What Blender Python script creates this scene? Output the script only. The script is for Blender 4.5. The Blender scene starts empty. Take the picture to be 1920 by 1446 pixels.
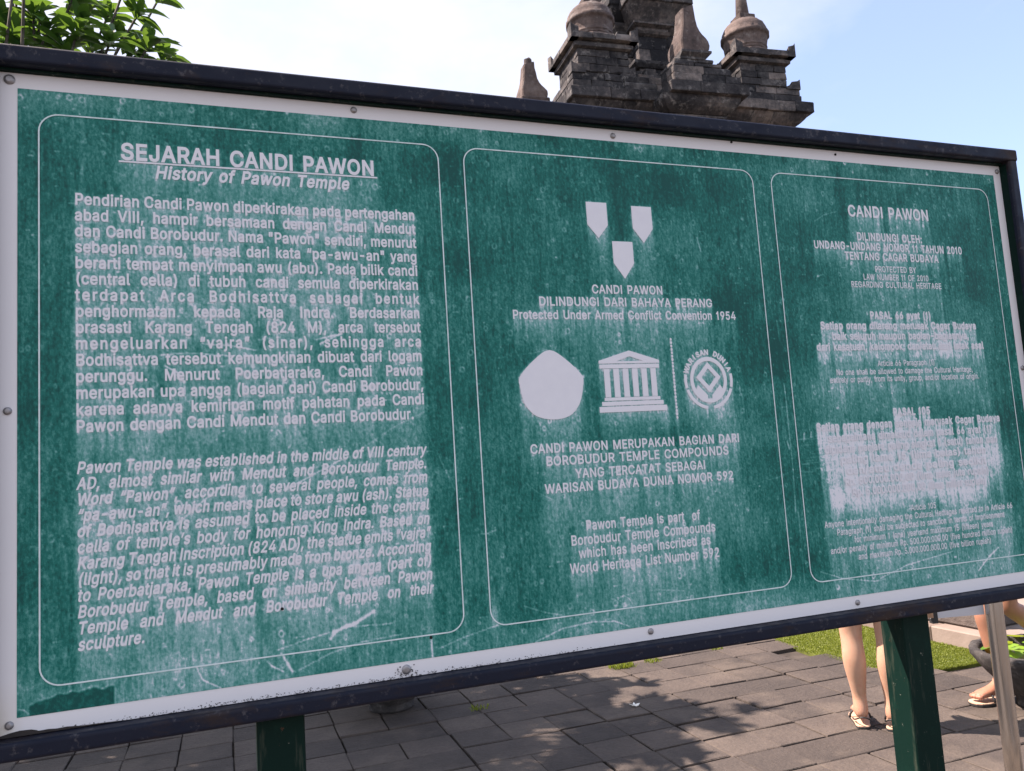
import bpy, math, random
import numpy as np
from mathutils import Vector, Matrix
from mathutils.geometry import tessellate_polygon, delaunay_2d_cdt

random.seed(7)
rng = np.random.default_rng(11)
R = math.radians
sc = bpy.context.scene
col = sc.collection

# ------------------------------------------------------------------ camera, sky, sun, exposure
cam_d = bpy.data.cameras.new('camera')
cam = bpy.data.objects.new('camera', cam_d)
col.objects.link(cam)
cr, cu_, cf = Vector((0.9401, -0.3349, -0.0638)), Vector((0.0249, -0.1193, 0.9925)), Vector((0.3400, 0.9347, 0.1038))
m3 = Matrix((cr, cu_, -cf)).transposed()
cam.matrix_world = Matrix.Translation((0.3427, -1.5688, 1.42)) @ m3.to_4x4()
cam_d.sensor_width = 36
cam_d.lens = 27.762
cam_d.clip_end = 2000
cam_d.clip_start = 0.02
sc.camera = cam

SUN_EL, SUN_AZ = R(54), R(-60)          # azimuth clockwise from +Y
sun_dir = Vector((math.sin(SUN_AZ) * math.cos(SUN_EL), math.cos(SUN_AZ) * math.cos(SUN_EL), math.sin(SUN_EL)))
sun_d = bpy.data.lights.new('sun', 'SUN')
sun_d.energy = 4.6
sun_d.angle = R(0.53)
sun_d.color = (1.0, 0.85, 0.68)
sun = bpy.data.objects.new('sun', sun_d)
col.objects.link(sun)
sun.rotation_euler = sun_dir.to_track_quat('Z', 'Y').to_euler()
sun.location = (-12, 8, 16)

world = bpy.data.worlds.new('World')
sc.world = world
world.use_nodes = True
wn, wl = world.node_tree.nodes, world.node_tree.links
bg = wn['Background']
sky = wn.new('ShaderNodeTexSky')
sky.sky_type = 'NISHITA'
sky.sun_disc = False
sky.sun_elevation = SUN_EL
sky.sun_rotation = SUN_AZ
sky.air_density = 1.0
sky.dust_density = 0.7
sky.ozone_density = 1.6
tc = wn.new('ShaderNodeTexCoord')
mp = wn.new('ShaderNodeMapping'); mp.inputs['Scale'].default_value = (1.6, 1.6, 3.2)
nz = wn.new('ShaderNodeTexNoise'); nz.inputs['Scale'].default_value = 1.7; nz.inputs['Detail'].default_value = 7; nz.inputs['Roughness'].default_value = 0.56
wl.new(tc.outputs['Generated'], mp.inputs[0]); wl.new(mp.outputs[0], nz.inputs['Vector'])
dt = wn.new('ShaderNodeVectorMath'); dt.operation = 'DOT_PRODUCT'
dt.inputs[1].default_value = Vector((-0.55, 0.70, 0.30)).normalized()
wl.new(tc.outputs['Generated'], dt.inputs[0])
d2 = wn.new('ShaderNodeVectorMath'); d2.operation = 'DOT_PRODUCT'
d2.inputs[1].default_value = Vector((-0.25, -0.95, 0.20)).normalized()  # unseen bright clouds behind the camera, added to light the board's face
wl.new(tc.outputs['Generated'], d2.inputs[0])
mxd = wn.new('ShaderNodeMath'); mxd.operation = 'MAXIMUM'
wl.new(dt.outputs['Value'], mxd.inputs[0]); wl.new(d2.outputs['Value'], mxd.inputs[1])
md = wn.new('ShaderNodeMath'); md.operation = 'MULTIPLY_ADD'
wl.new(mxd.outputs[0], md.inputs[0]); md.inputs[1].default_value = 0.62
wl.new(nz.outputs['Fac'], md.inputs[2])
rp = wn.new('ShaderNodeValToRGB')
rp.color_ramp.elements[0].position = 0.56; rp.color_ramp.elements[0].color = (.22, .22, .22, 1)
rp.color_ramp.elements[1].position = 1.0; rp.color_ramp.elements[1].color = (1, 1, 1, 1)
wl.new(md.outputs[0], rp.inputs[0])
mxs = wn.new('ShaderNodeMix'); mxs.data_type = 'RGBA'
mxs.inputs['B'].default_value = (3.25, 3.45, 3.6, 1)
wl.new(rp.outputs[0], mxs.inputs['Factor']); wl.new(sky.outputs[0], mxs.inputs['A'])
wl.new(mxs.outputs['Result'], bg.inputs['Color'])
bg.inputs['Strength'].default_value = 0.10

sc.view_settings.view_transform = 'Standard'
sc.view_settings.look = 'None'
sc.view_settings.gamma = 1
sc.view_settings.exposure = 1.65
sc.view_settings.use_white_balance = True
sc.view_settings.white_balance_temperature = 6200
sc.view_settings.white_balance_tint = 21
sc.cycles.max_bounces = 6
sc.cycles.use_denoising = True

# ------------------------------------------------------------------ node / material helpers
class NT:
    def __init__(s, name):
        s.m = bpy.data.materials.new(name); s.m.use_nodes = True
        s.t = s.m.node_tree; s.n = s.t.nodes; s.b = s.n['Principled BSDF']; s.out = s.n['Material Output']
        s.tc = s.n.new('ShaderNodeTexCoord')
    def link(s, a, b): s.t.links.new(a, b)
    def mapped(s, scale=(1, 1, 1), rot=(0, 0, 0), which='Object'):
        mp = s.n.new('ShaderNodeMapping'); mp.inputs['Scale'].default_value = scale; mp.inputs['Rotation'].default_value = rot
        s.link(s.tc.outputs[which], mp.inputs[0]); return mp.outputs[0]
    def noise(s, scale, detail=4, rough=.55, vec=None, dist=0):
        n = s.n.new('ShaderNodeTexNoise'); n.inputs['Scale'].default_value = scale; n.inputs['Detail'].default_value = detail
        n.inputs['Roughness'].default_value = rough; n.inputs['Distortion'].default_value = dist
        s.link(vec if vec is not None else s.tc.outputs['Object'], n.inputs['Vector']); return n.outputs['Fac']
    def ramp(s, fac, stops):
        r = s.n.new('ShaderNodeValToRGB'); e = r.color_ramp.elements
        while len(e) < len(stops): e.new(.5)
        for k, (p, c) in enumerate(stops):
            e[k].position = p; e[k].color = c if len(c) == 4 else (*c, 1)
        s.link(fac, r.inputs[0]); return r.outputs[0]
    def step(s, fac, a, b):
        r = s.n.new('ShaderNodeMapRange'); r.inputs[1].default_value = a; r.inputs[2].default_value = b
        s.link(fac, r.inputs[0]); return r.outputs[0]
    def math(s, op, a, b):
        n = s.n.new('ShaderNodeMath'); n.operation = op
        for k, v in enumerate((a, b)):
            if isinstance(v, (int, float)): n.inputs[k].default_value = v
            else: s.link(v, n.inputs[k])
        return n.outputs[0]
    def mix(s, fac, a, b, mode='MIX'):
        n = s.n.new('ShaderNodeMix'); n.data_type = 'RGBA'; n.blend_type = mode
        for k, v in (('Factor', fac), ('A', a), ('B', b)):
            if isinstance(v, (int, float)): n.inputs[k].default_value = v
            elif isinstance(v, tuple): n.inputs[k].default_value = v if len(v) == 4 else (*v, 1)
            else: s.link(v, n.inputs[k])
        return n.outputs['Result']
    def island(s):
        return s.n.new('ShaderNodeNewGeometry').outputs['Random Per Island']
    def sep(s, vec=None):
        n = s.n.new('ShaderNodeSeparateXYZ'); s.link(vec if vec is not None else s.tc.outputs['Object'], n.inputs[0]); return n.outputs
    def bump(s, h, strength=.3, dist=.01):
        b = s.n.new('ShaderNodeBump'); b.inputs['Strength'].default_value = strength; b.inputs['Distance'].default_value = dist
        s.link(h, b.inputs['Height']); s.link(b.outputs[0], s.b.inputs['Normal'])
    def fin(s, color=None, rough=.8, metal=0, spec=.5):
        if color is not None:
            if isinstance(color, tuple): s.b.inputs['Base Color'].default_value = (*color[:3], 1)
            else: s.link(color, s.b.inputs['Base Color'])
        if isinstance(rough, (int, float)): s.b.inputs['Roughness'].default_value = rough
        else: s.link(rough, s.b.inputs['Roughness'])
        s.b.inputs['Metallic'].default_value = metal
        s.b.inputs['Specular IOR Level'].default_value = spec
        return s.m

def mat_stone(name, dark, mid, light, lichen=.0, scale=1.0):
    n = NT(name)
    a = n.noise(2.2 * scale, 6, .62); b = n.noise(14 * scale, 5, .6); i = n.island()
    f = n.math('ADD', n.math('MULTIPLY', a, .75), n.math('MULTIPLY', n.math('SUBTRACT', i, .5), .34))
    f = n.math('ADD', f, n.math('MULTIPLY', n.math('SUBTRACT', b, .5), .35))
    c = n.ramp(f, [(.2, dark), (.42, mid), (.68, light)])
    if lichen:
        l = n.math('MAXIMUM', n.step(n.math('ADD', n.noise(5 * scale, 7, .7), n.math('MULTIPLY', b, .25)), .68, .84), n.math('MULTIPLY', n.step(n.noise(1.3 * scale, 5, .65), .56, .72), .55))
        c = n.mix(n.math('MULTIPLY', l, lichen), c, (.36, .35, .33))
    n.bump(n.math('ADD', n.noise(26 * scale, 6, .75), n.math('MULTIPLY', a, .6)), .9, .02)
    return n.fin(c, .92, 0, .25)

M = {}
M['temple_stone'] = mat_stone('temple_stone', (.018, .019, .022), (.062, .060, .061), (.25, .215, .19), .55)
M['stupa_stone'] = mat_stone('stupa_stone', (.036, .031, .031), (.105, .082, .074), (.21, .165, .142), .35)
M['block_stone'] = mat_stone('block_stone', (.05, .044, .04), (.12, .10, .088), (.19, .16, .14), .3)
M['bowl_stone'] = mat_stone('bowl_stone', (.035, .034, .035), (.075, .07, .066), (.14, .13, .12), .35, 3)

n = NT('paving_stone')
i = n.island(); a = n.noise(3.0, 5, .6); b = n.noise(45, 4, .65)
f = n.math('ADD', n.math('MULTIPLY', i, .34), n.math('MULTIPLY', a, .68))
c = n.ramp(f, [(.22, (.040, .034, .030)), (.5, (.074, .061, .052)), (.80, (.122, .099, .081))])
c = n.mix(n.step(b, .35, .75), n.mix(.35, c, (.03, .027, .025)), c)
c = n.mix(n.math('MULTIPLY', n.step(n.noise(9, 5, .7), .62, .75), .35), c, (.03, .027, .025))
c = n.mix(n.math('MULTIPLY', n.step(n.noise(2.1, 6, .65), .50, .66), .40), c, (.15, .122, .095))
c = n.mix(n.math('MULTIPLY', n.step(n.noise(150, 3, .6), .60, .70), .5), c, (.16, .135, .11))
n.bump(n.math('ADD', n.math('MULTIPLY', n.noise(22, 6, .7), 1.3), n.math('MULTIPLY', b, .8)), .9, .008)
M['paving'] = n.fin(c, .88, 0, .3)
n = NT('soil'); M['soil'] = n.fin(n.ramp(n.noise(6, 5, .6), [(.3, (.035, .03, .026)), (.7, (.085, .072, .06))]), .95, 0, .2)
n = NT('pale_slab')
i = n.island()
c = n.ramp(n.math('ADD', n.math('MULTIPLY', i, .4), n.math('MULTIPLY', n.noise(5, 5, .6), .6)), [(.3, (.18, .14, .115)), (.7, (.27, .22, .185))])
n.bump(n.noise(40, 4, .6), .4, .006)
M['pale'] = n.fin(c, .9, 0, .3)

def leafy(name, c0, c1, trans=.35, rough=.45, tcol=(.35, .55, .04)):
    n = NT(name)
    c = n.ramp(n.math('ADD', n.math('MULTIPLY', n.island(), .6), n.math('MULTIPLY', n.noise(1.4, 3), .4)), [(.25, c0), (.75, c1)])
    n.fin(c, rough, 0, .5)
    t = n.n.new('ShaderNodeBsdfTranslucent'); t.inputs[0].default_value = (*tcol, 1)
    mx = n.n.new('ShaderNodeMixShader'); mx.inputs[0].default_value = trans
    n.link(n.b.outputs[0], mx.inputs[1]); n.link(t.outputs[0], mx.inputs[2]); n.link(mx.outputs[0], n.out.inputs[0])
    return n.m
M['leaf'] = leafy('frangipani_leaf', (.011, .045, .014), (.032, .105, .028), .24, .36, (.22, .40, .04))
M['grass'] = leafy('grass_blade', (.085, .115, .010), (.175, .205, .022), .3, .6, (.30, .38, .03))
M['lily'] = leafy('lily_leaf', (.10, .22, .02), (.25, .40, .05), .3, .35, (.5, .6, .05))
n = NT('bark'); M['bark'] = n.fin(n.ramp(n.noise(12, 5), [(.3, (.035, .032, .026)), (.7, (.10, .09, .075))]), .9, 0, .2)

# sign materials
n = NT('white_panel')
o = n.sep()
c = n.mix(n.noise(3, 4), (.74, .735, .75), (.80, .795, .80))
c = n.mix(n.math('MULTIPLY', n.noise(1.1, 3, .5), .06), c, (.62, .56, .44))
c = n.mix(n.math('MULTIPLY', n.step(o[0], -1.188, -1.232), n.math('MULTIPLY', n.step(o[2], 1.12, 1.03), .8)), c, (.66, .58, .42))
M['white'] = n.fin(c, .55, 0, .3)
n = NT('white_vinyl')
M['vinyl'] = n.fin(n.mix(n.noise(40, 4), (.70, .70, .735), (.78, .78, .80)), .6, 0, .25)
n = NT('line_paint')
M['line'] = n.fin(n.mix(n.step(n.noise(30, 5, .7), .35, .6), (.50, .64, .63), (.70, .80, .80)), .6, 0, .25)
n = NT('green_film')
at = n.n.new('ShaderNodeAttribute'); at.attribute_name = 'wear'
fine = n.noise(1, 4, .65, n.mapped((420, 420, 150)))
fine2 = n.noise(1, 3, .6, n.mapped((900, 900, 500)))
w = n.math('ADD', at.outputs['Fac'], n.math('MULTIPLY', n.math('SUBTRACT', fine, .5), .52))
w = n.math('ADD', w, n.math('MULTIPLY', n.math('SUBTRACT', fine2, .5), .46))
c = n.ramp(w, [(0.0, (.002, .078, .066)), (.24, (.007, .158, .127)), (.5, (.075, .285, .248)), (.74, (.25, .455, .445)), (.88, (.55, .63, .66)), (1.0, (.72, .73, .76))])
M['film'] = n.fin(c, .55, 0, .25)
n = NT('frame_paint')
rust = n.step(n.noise(9, 7, .7, n.mapped((.6, 1, 1.5))), .52, .68)
c = n.mix(rust, (.008, .011, .023), (.030, .019, .015))
c = n.mix(n.math('MULTIPLY', n.step(n.noise(55, 5, .7), .58, .70), .7), c, (.085, .08, .085))
n.bump(n.noise(70, 5, .7), .25, .002)
M['frame'] = n.fin(c, n.ramp(n.noise(20, 4), [(.3, (.42,) * 3), (.7, (.72,) * 3)]), 0, .20)
n = NT('post_green')
c = n.mix(n.step(n.noise(14, 6, .7), .56, .74), (.0018, .015, .011), (.004, .024, .017))
c = n.mix(n.math('MULTIPLY', n.step(n.noise(1, 5, .7, n.mapped((40, 40, 5))), .56, .70), .7), c, (.045, .055, .04))
c = n.mix(n.step(n.noise(55, 5, .75), .66, .70), c, (.16, .17, .14))
c = n.mix(n.step(n.noise(17, 6, .75), .665, .69), c, (.07, .035, .02))
n.bump(n.noise(60, 4), .15, .002)
M['post'] = n.fin(c, .6, 0, .12)
def plain(name, c0, c1, scale=20, rough=.5, metal=0, spec=.5):
    n = NT(name); return n.fin(n.mix(n.noise(scale, 4), c0, c1), rough, metal, spec)
M['screw'] = plain('screw_zinc', (.22, .21, .21), (.40, .39, .39), 300, .45, .6)
M['black'] = plain('black_rubber', (.012, .012, .013), (.03, .03, .03), 60, .6)
M['hole'] = plain('hole_black', (.006, .006, .006), (.012, .012, .012), 60, .9)
M['mold'] = plain('mold_dark', (.018, .016, .016), (.05, .04, .035), 80, .9)
n = NT('stainless_steel')
st = n.noise(1, 5, .6, n.mapped((60, 60, 2)))
M['steel'] = n.fin(n.mix(st, (.52, .49, .45), (.68, .65, .60)), n.ramp(st, [(.3, (.16,) * 3), (.7, (.30,) * 3)]), 1.0)
M['plate'] = plain('brushed_plate', (.50, .53, .58), (.62, .64, .68), 8, .35, .25)
def skin_mat(name, a, b, red):
    n = NT(name); o_ = n.sep()
    c = n.mix(n.step(n.noise(7, 4, .6), .35, .7), a, b)
    c = n.mix(n.math('MULTIPLY', n.step(n.noise(26, 5, .65), .5, .72), .35), c, red)
    c = n.mix(n.math('MULTIPLY', n.step(o_[2], .13, .04), .5), c, red)
    n.bump(n.noise(160, 4, .6), .12, .002)
    n.fin(c, .48, 0, .4); n.b.inputs['Subsurface Weight'].default_value = .12; n.b.inputs['Subsurface Radius'].default_value = (.01, .004, .002); return n.m
M['skin'] = skin_mat('skin', (.43, .255, .165), (.52, .325, .22), (.46, .20, .13))
M['skin_tan'] = skin_mat('skin_tan', (.33, .16, .10), (.40, .20, .13), (.33, .13, .085))
M['sole'] = plain('sandal_tan', (.50, .33, .22), (.58, .40, .28), 40, .7)
M['denim'] = plain('denim_blue', (.05, .07, .13), (.09, .12, .2), 90, .9, 0, .2)
M['cloth_white'] = plain('white_cotton', (.68, .67, .65), (.78, .77, .75), 60, .9, 0, .2)
M['cloth_red'] = plain('rust_cotton', (.30, .10, .07), (.38, .14, .09), 60, .9, 0, .2)
M['hair'] = plain('dark_hair', (.012, .009, .008), (.03, .022, .018), 60, .5)
M['eye'] = plain('eye_dark', (.02, .015, .012), (.05, .04, .03), 60, .3)
M['petal'] = plain('white_petal', (.78, .76, .66), (.85, .83, .75), 30, .6)
M['water'] = plain('pond_water', (.03, .028, .022), (.05, .046, .036), 9, .35)

# ------------------------------------------------------------------ mesh helpers
class MB:
    def __init__(s): s.v = []; s.f = []
    def add(s, vs, fs):
        o = len(s.v); s.v.extend(vs); s.f.extend([tuple(i + o for i in f) for f in fs])
    def box(s, x0, x1, y0, y1, z0, z1, c=0.0):
        if c <= 0:
            s.add([(x, y, z) for x in (x0, x1) for y in (y0, y1) for z in (z0, z1)],
                  [(0, 1, 3, 2), (4, 6, 7, 5), (0, 4, 5, 1), (2, 3, 7, 6), (0, 2, 6, 4), (1, 5, 7, 3)]); return
        X, Y, Z = (x0, x1), (y0, y1), (z0, z1)
        vs = []; idx = {}
        for i in (0, 1):
            for j in (0, 1):
                for k in (0, 1):
                    sx, sy, sz = (1, -1)[i] * c, (1, -1)[j] * c, (1, -1)[k] * c
                    for a, p in enumerate(((X[i], Y[j] + sy, Z[k] + sz), (X[i] + sx, Y[j], Z[k] + sz), (X[i] + sx, Y[j] + sy, Z[k]))):
                        idx[i, j, k, a] = len(vs); vs.append(p)
        F = []
        g = lambda *q: idx[q]
        F += [(g(0, 0, 0, 0), g(0, 0, 1, 0), g(0, 1, 1, 0), g(0, 1, 0, 0)), (g(1, 0, 0, 0), g(1, 1, 0, 0), g(1, 1, 1, 0), g(1, 0, 1, 0)),
              (g(0, 0, 0, 1), g(1, 0, 0, 1), g(1, 0, 1, 1), g(0, 0, 1, 1)), (g(0, 1, 0, 1), g(0, 1, 1, 1), g(1, 1, 1, 1), g(1, 1, 0, 1)),
              (g(0, 0, 0, 2), g(0, 1, 0, 2), g(1, 1, 0, 2), g(1, 0, 0, 2)), (g(0, 0, 1, 2), g(1, 0, 1, 2), g(1, 1, 1, 2), g(0, 1, 1, 2))]
        for k in (0, 1):
            for i in (0, 1): F.append((g(i, 0, k, 0), g(i, 1, k, 0), g(i, 1, k, 2), g(i, 0, k, 2)))
            for j in (0, 1): F.append((g(0, j, k, 1), g(1, j, k, 1), g(1, j, k, 2), g(0, j, k, 2)))
        for i in (0, 1):
            for j in (0, 1): F.append((g(i, j, 0, 0), g(i, j, 1, 0), g(i, j, 1, 1), g(i, j, 0, 1)))
        for i in (0, 1):
            for j in (0, 1):
                for k in (0, 1): F.append((g(i, j, k, 0), g(i, j, k, 1), g(i, j, k, 2)))
        s.add(vs, F)
    def rings(s, rings, cap=True, close=True):
        n = len(rings[0]); vs = [p for r in rings for p in r]; F = []
        for k in range(len(rings) - 1):
            for i in range(n if close else n - 1):
                j = (i + 1) % n
                F.append((k * n + i, k * n + j, (k + 1) * n + j, (k + 1) * n + i))
        if cap: F.append(tuple(range(n))[::-1]); F.append(tuple((len(rings) - 1) * n + i for i in range(n)))
        s.add(vs, F)
    def lathe(s, cx, cy, prof, n=24, jit=0):
        rs = []
        for r, z in prof:
            rs.append([(cx + (r + random.uniform(-jit, jit)) * math.cos(2 * math.pi * i / n), cy + (r + random.uniform(-jit, jit)) * math.sin(2 * math.pi * i / n), z + random.uniform(-jit, jit)) for i in range(n)])
        s.rings(rs)
    def rect_loft(s, prof, jit=0):
        # prof: list of (u0,u1,v0,v1,z)
        s.rings([[(u0 + random.uniform(-jit, jit), v0 + random.uniform(-jit, jit), z), (u1 + random.uniform(-jit, jit), v0 + random.uniform(-jit, jit), z), (u1, v1, z), (u0, v1, z)] for u0, u1, v0, v1, z in prof])
    def tube(s, pts, rad, n=8):
        rs = []; pts = [Vector(p) for p in pts]; up = Vector((0, 0, 1))
        for k, p in enumerate(pts):
            d = (pts[min(k + 1, len(pts) - 1)] - pts[max(k - 1, 0)]).normalized()
            a = d.cross(up)
            if a.length < 1e-3: a = d.cross(Vector((1, 0, 0)))
            a.normalize(); b = a.cross(d); r = rad[k] if isinstance(rad, (list, tuple)) else rad
            rs.append([tuple(p + r * (math.cos(2 * math.pi * i / n) * a + math.sin(2 * math.pi * i / n) * b)) for i in range(n)])
        s.rings(rs)
    def prism(s, outline, axis, a, b):
        # outline: 2D points; axis 'y': (x,z) extruded between y=a and y=b ; axis 'z': (x,y)
        f = (lambda p, t: (p[0], t, p[1])) if axis == 'y' else ((lambda p, t: (p[0], p[1], t)) if axis == 'z' else (lambda p, t: (t, p[0], p[1])))
        s.rings([[f(p, a) for p in outline], [f(p, b) for p in outline]])
    def build(s, name, mat, parent=None, smooth=False, fix=True):
        me = bpy.data.meshes.new(name)
        off = Vector((0, 0, 0))
        if parent is not None and parent.get('_world', 0): off = world_loc[parent.name]
        me.from_pydata([(x - off.x, y - off.y, z - off.z) for x, y, z in s.v], [], s.f)
        if fix:
            import bmesh
            bm = bmesh.new(); bm.from_mesh(me); bmesh.ops.recalc_face_normals(bm, faces=bm.faces); bm.to_mesh(me); bm.free()
        if smooth: me.polygons.foreach_set('use_smooth', [True] * len(me.polygons))
        me.materials.append(mat)
        o = bpy.data.objects.new(name, me); col.objects.link(o)
        if parent is not None: o.parent = parent
        return o

world_loc = {}
def thing(name, label, cat, loc=(0, 0, 0), rz=0, group=None, local=False):
    """Empty at a thing's base. local=False: parts are given in world coordinates."""
    o = bpy.data.objects.new(name, None); col.objects.link(o)
    o.location = loc; o.rotation_euler = (0, 0, rz); o.empty_display_size = .2
    o['label'] = label; o['category'] = cat
    if group: o['group'] = group
    world_loc[o.name] = Vector(loc)
    if not local: o['_world'] = 1
    return o
def sub(parent_obj):
    """a part that itself gets children: its origin is its thing's origin"""
    root = parent_obj.parent
    if root.get('_world', 0):
        parent_obj['_world'] = 1; world_loc[parent_obj.name] = world_loc[root.name]
    return parent_obj
def tag(o, label, cat, group=None):
    o['label'] = label; o['category'] = cat
    if group: o['group'] = group
    return o
def kind(o, k): o['kind'] = k; return o

# ------------------------------------------------------------------ GROUND, PAVEMENT, LAWN, TERRACE
g = MB(); g.add([(-300, -300, -.03), (300, -300, -.03), (300, 300, -.03), (-300, 300, -.03)], [(0, 1, 2, 3)])
kind(g.build('ground', M['soil']), 'structure')

LAWN = [(4.20, 12), (4.20, 3.55), (4.15, 3.05), (4.16, 2.68), (4.30, 2.47), (4.53, 2.385), (5.06, 2.36), (5.06, 12)]
def inside(poly, x, y):
    c = False; j = len(poly) - 1
    for i in range(len(poly)):
        (xi, yi), (xj, yj) = poly[i], poly[j]
        if (yi > y) != (yj > y) and x < (xj - xi) * (y - yi) / (yj - yi) + xi: c = not c
        j = i
    return c
pv = MB()
rowh, cw = .257, .278
for r in range(-16, 42):
    y0 = 2.548 + (r - 3) * rowh
    x = 1.718 - 26 * cw
    while x < 9.5:
        wdt = cw
        if random.random() < .10: wdt = 2 * cw
        xa, xb, ya, yb = x, x + wdt, y0, y0 + rowh
        x += wdt
        j = lambda: random.uniform(-.006, .006)
        gap = .0015 + random.random() * .003; gy = random.choice((.003, .005, .007, .011)) + random.random() * .003
        cx, cy = (xa + xb) / 2, (ya + yb) / 2
        if xb > 5.06 and yb > 2.4: continue
        if inside([(a + .0, b) for a, b in LAWN], cx + .02, cy): continue
        t = random.uniform(-.004, .003)
        m = MB(); m.box(xa + gap + j() * .6, xb - gap + j() * .6, ya + gy + j() * .5, yb - .002 + j() * .4, -.05, 0, .004)
        tx, ty = random.uniform(-.012, .012), random.uniform(-.012, .012)
        wob = {}
        m.v = [(vx + random.gauss(0, .0016), vy + random.gauss(0, .0022), vz) for vx, vy, vz in m.v]
        vs = [(vx, vy, vz + (t + (vx - cx) * tx + (vy - cy) * ty if vz > -.02 else 0)) for vx, vy, vz in m.v]
        pv.add(vs, m.f)
kind(pv.build('pavement', M['paving'], fix=False), 'structure')

def blades(poly, n, h, name, clump=None, zb=0):
    xs = [p[0] for p in poly]; ys = [p[1] for p in poly]
    v = []; f = []
    k = 0
    while k < n:
        x = random.uniform(min(xs), max(xs)); y = min(ys) + (max(ys) - min(ys)) * random.random() ** 1.7
        if not inside(poly, x + random.uniform(-.02, .02), y + random.uniform(-.02, .02)): continue
        k += 1
        a = random.uniform(0, 2 * math.pi); hh = h * random.uniform(.5, 1.25); w = random.uniform(.002, .004) * (1 + .12 * max(0, y - 2))
        lx, ly = random.gauss(0, .45) * hh, random.gauss(0, .45) * hh
        dx, dy = w * math.cos(a), w * math.sin(a)
        o = len(v)
        v += [(x - dx, y - dy, zb), (x + dx, y + dy, zb), (x + dx * .7 + lx * .4, y + dy * .7 + ly * .4, zb + hh * .6), (x - dx * .7 + lx * .4, y - dy * .7 + ly * .4, zb + hh * .6), (x + lx, y + ly, zb + hh)]
        f += [(o, o + 1, o + 2, o + 3), (o + 3, o + 2, o + 4)]
    b = MB(); b.v = v; b.f = f
    return b
lw = MB(); lw.prism(LAWN, 'z', -.06, -.006)
n = NT('turf_soil'); M['turf'] = n.fin(n.ramp(n.noise(14, 5), [(.3, (.06, .075, .015)), (.7, (.13, .15, .03))]), .95, 0, .2)
kind(lw.build('turf_bed', M['turf']), 'structure')
o = blades(LAWN, 95000, .013, 'lawn_grass', zb=-.008).build('lawn_grass', M['grass'], fix=False)
o['kind'] = 'stuff'; o['label'] = 'short sunlit green grass of the lawn in front of the stone terrace'; o['category'] = 'grass'

def tuft(x, y, n, r, h, label):
    poly = [(x + r * math.cos(t) * 1.3, y + r * math.sin(t)) for t in np.linspace(0, 2 * math.pi, 9)[:-1]]
    return tag(blades(poly, n, h, 'weed').build('weed_tuft', M['grass'], fix=False), label, 'weed', 'weeds growing in the paving joints')
tuft(2.87, 3.55, 260, .075, .035, 'yellow-green weed tuft in the paving, the largest, beside the tree shadow edge')
tuft(3.13, 3.56, 90, .05, .02, 'small weed tuft between pavers under the middle of the board')
tuft(3.69, 3.60, 70, .04, .02, 'small weed tuft between pavers nearest to the lawn')
tuft(1.72, 3.17, 60, .05, .018, 'dull weed tuft in the shaded paving beside the dark stone bowl')

p = MB()
for k in range(5):
    a = 2 * math.pi * k / 5; cx, cy = 2.526, 2.70
    d = Vector((math.cos(a), math.sin(a), 0)); q = Vector((-d.y, d.x, 0)); c0 = Vector((cx, cy, .006))
    P = [c0, c0 + d * .016 + q * .009 + Vector((0, 0, .006)), c0 + d * .034 + Vector((0, 0, .010)), c0 + d * .018 - q * .009 + Vector((0, 0, .002))]
    p.add([tuple(t) for t in P] + [tuple(t - Vector((0, 0, .002))) for t in P], [(0, 1, 2, 3), (7, 6, 5, 4), (0, 4, 5, 1), (1, 5, 6, 2), (2, 6, 7, 3), (3, 7, 4, 0)])
tag(p.build('fallen_flower', M['petal']), 'white fallen flower lying on the shaded paving', 'flower')

# terrace: pale slabs with a kerb face, dark stone blocks on it
t = MB()
y = 2.40
while y < 15:
    l = random.uniform(.42, .6)
    xx = 5.06
    for wd in (.36, .5, .62, .62, .62, .62, .62, .62):
        t.box(xx + .003, xx + wd - .003, y + .003, y + l - .003, -.05, .10 + random.uniform(-.003, .003), .008); xx += wd
    y += l
kind(t.build('terrace', M['pale']), 'structure')
wroot = thing('stone_wall', 'low dark stone block wall standing on the pale terrace edge', 'wall', (5.35, 5, .1))
t = MB(); y = 2.62
while y < 13:
    l = random.uniform(.55, .85)
    t.box(5.19 + random.uniform(-.01, .01), 5.56, y + .004, y + l - .004, .104, .104 + .20, .014)
    t.box(5.22 + random.uniform(-.01, .01), 5.54, y + .004, y + l - .004, .306, .306 + .2, .014)
    y += l
t.build('wall_blocks', M['block_stone'], wroot)
t = MB(); t.box(5.15, 5.60, 2.60, 13, .508, .60, .02); t.build('capping', M['block_stone'], wroot)

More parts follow.
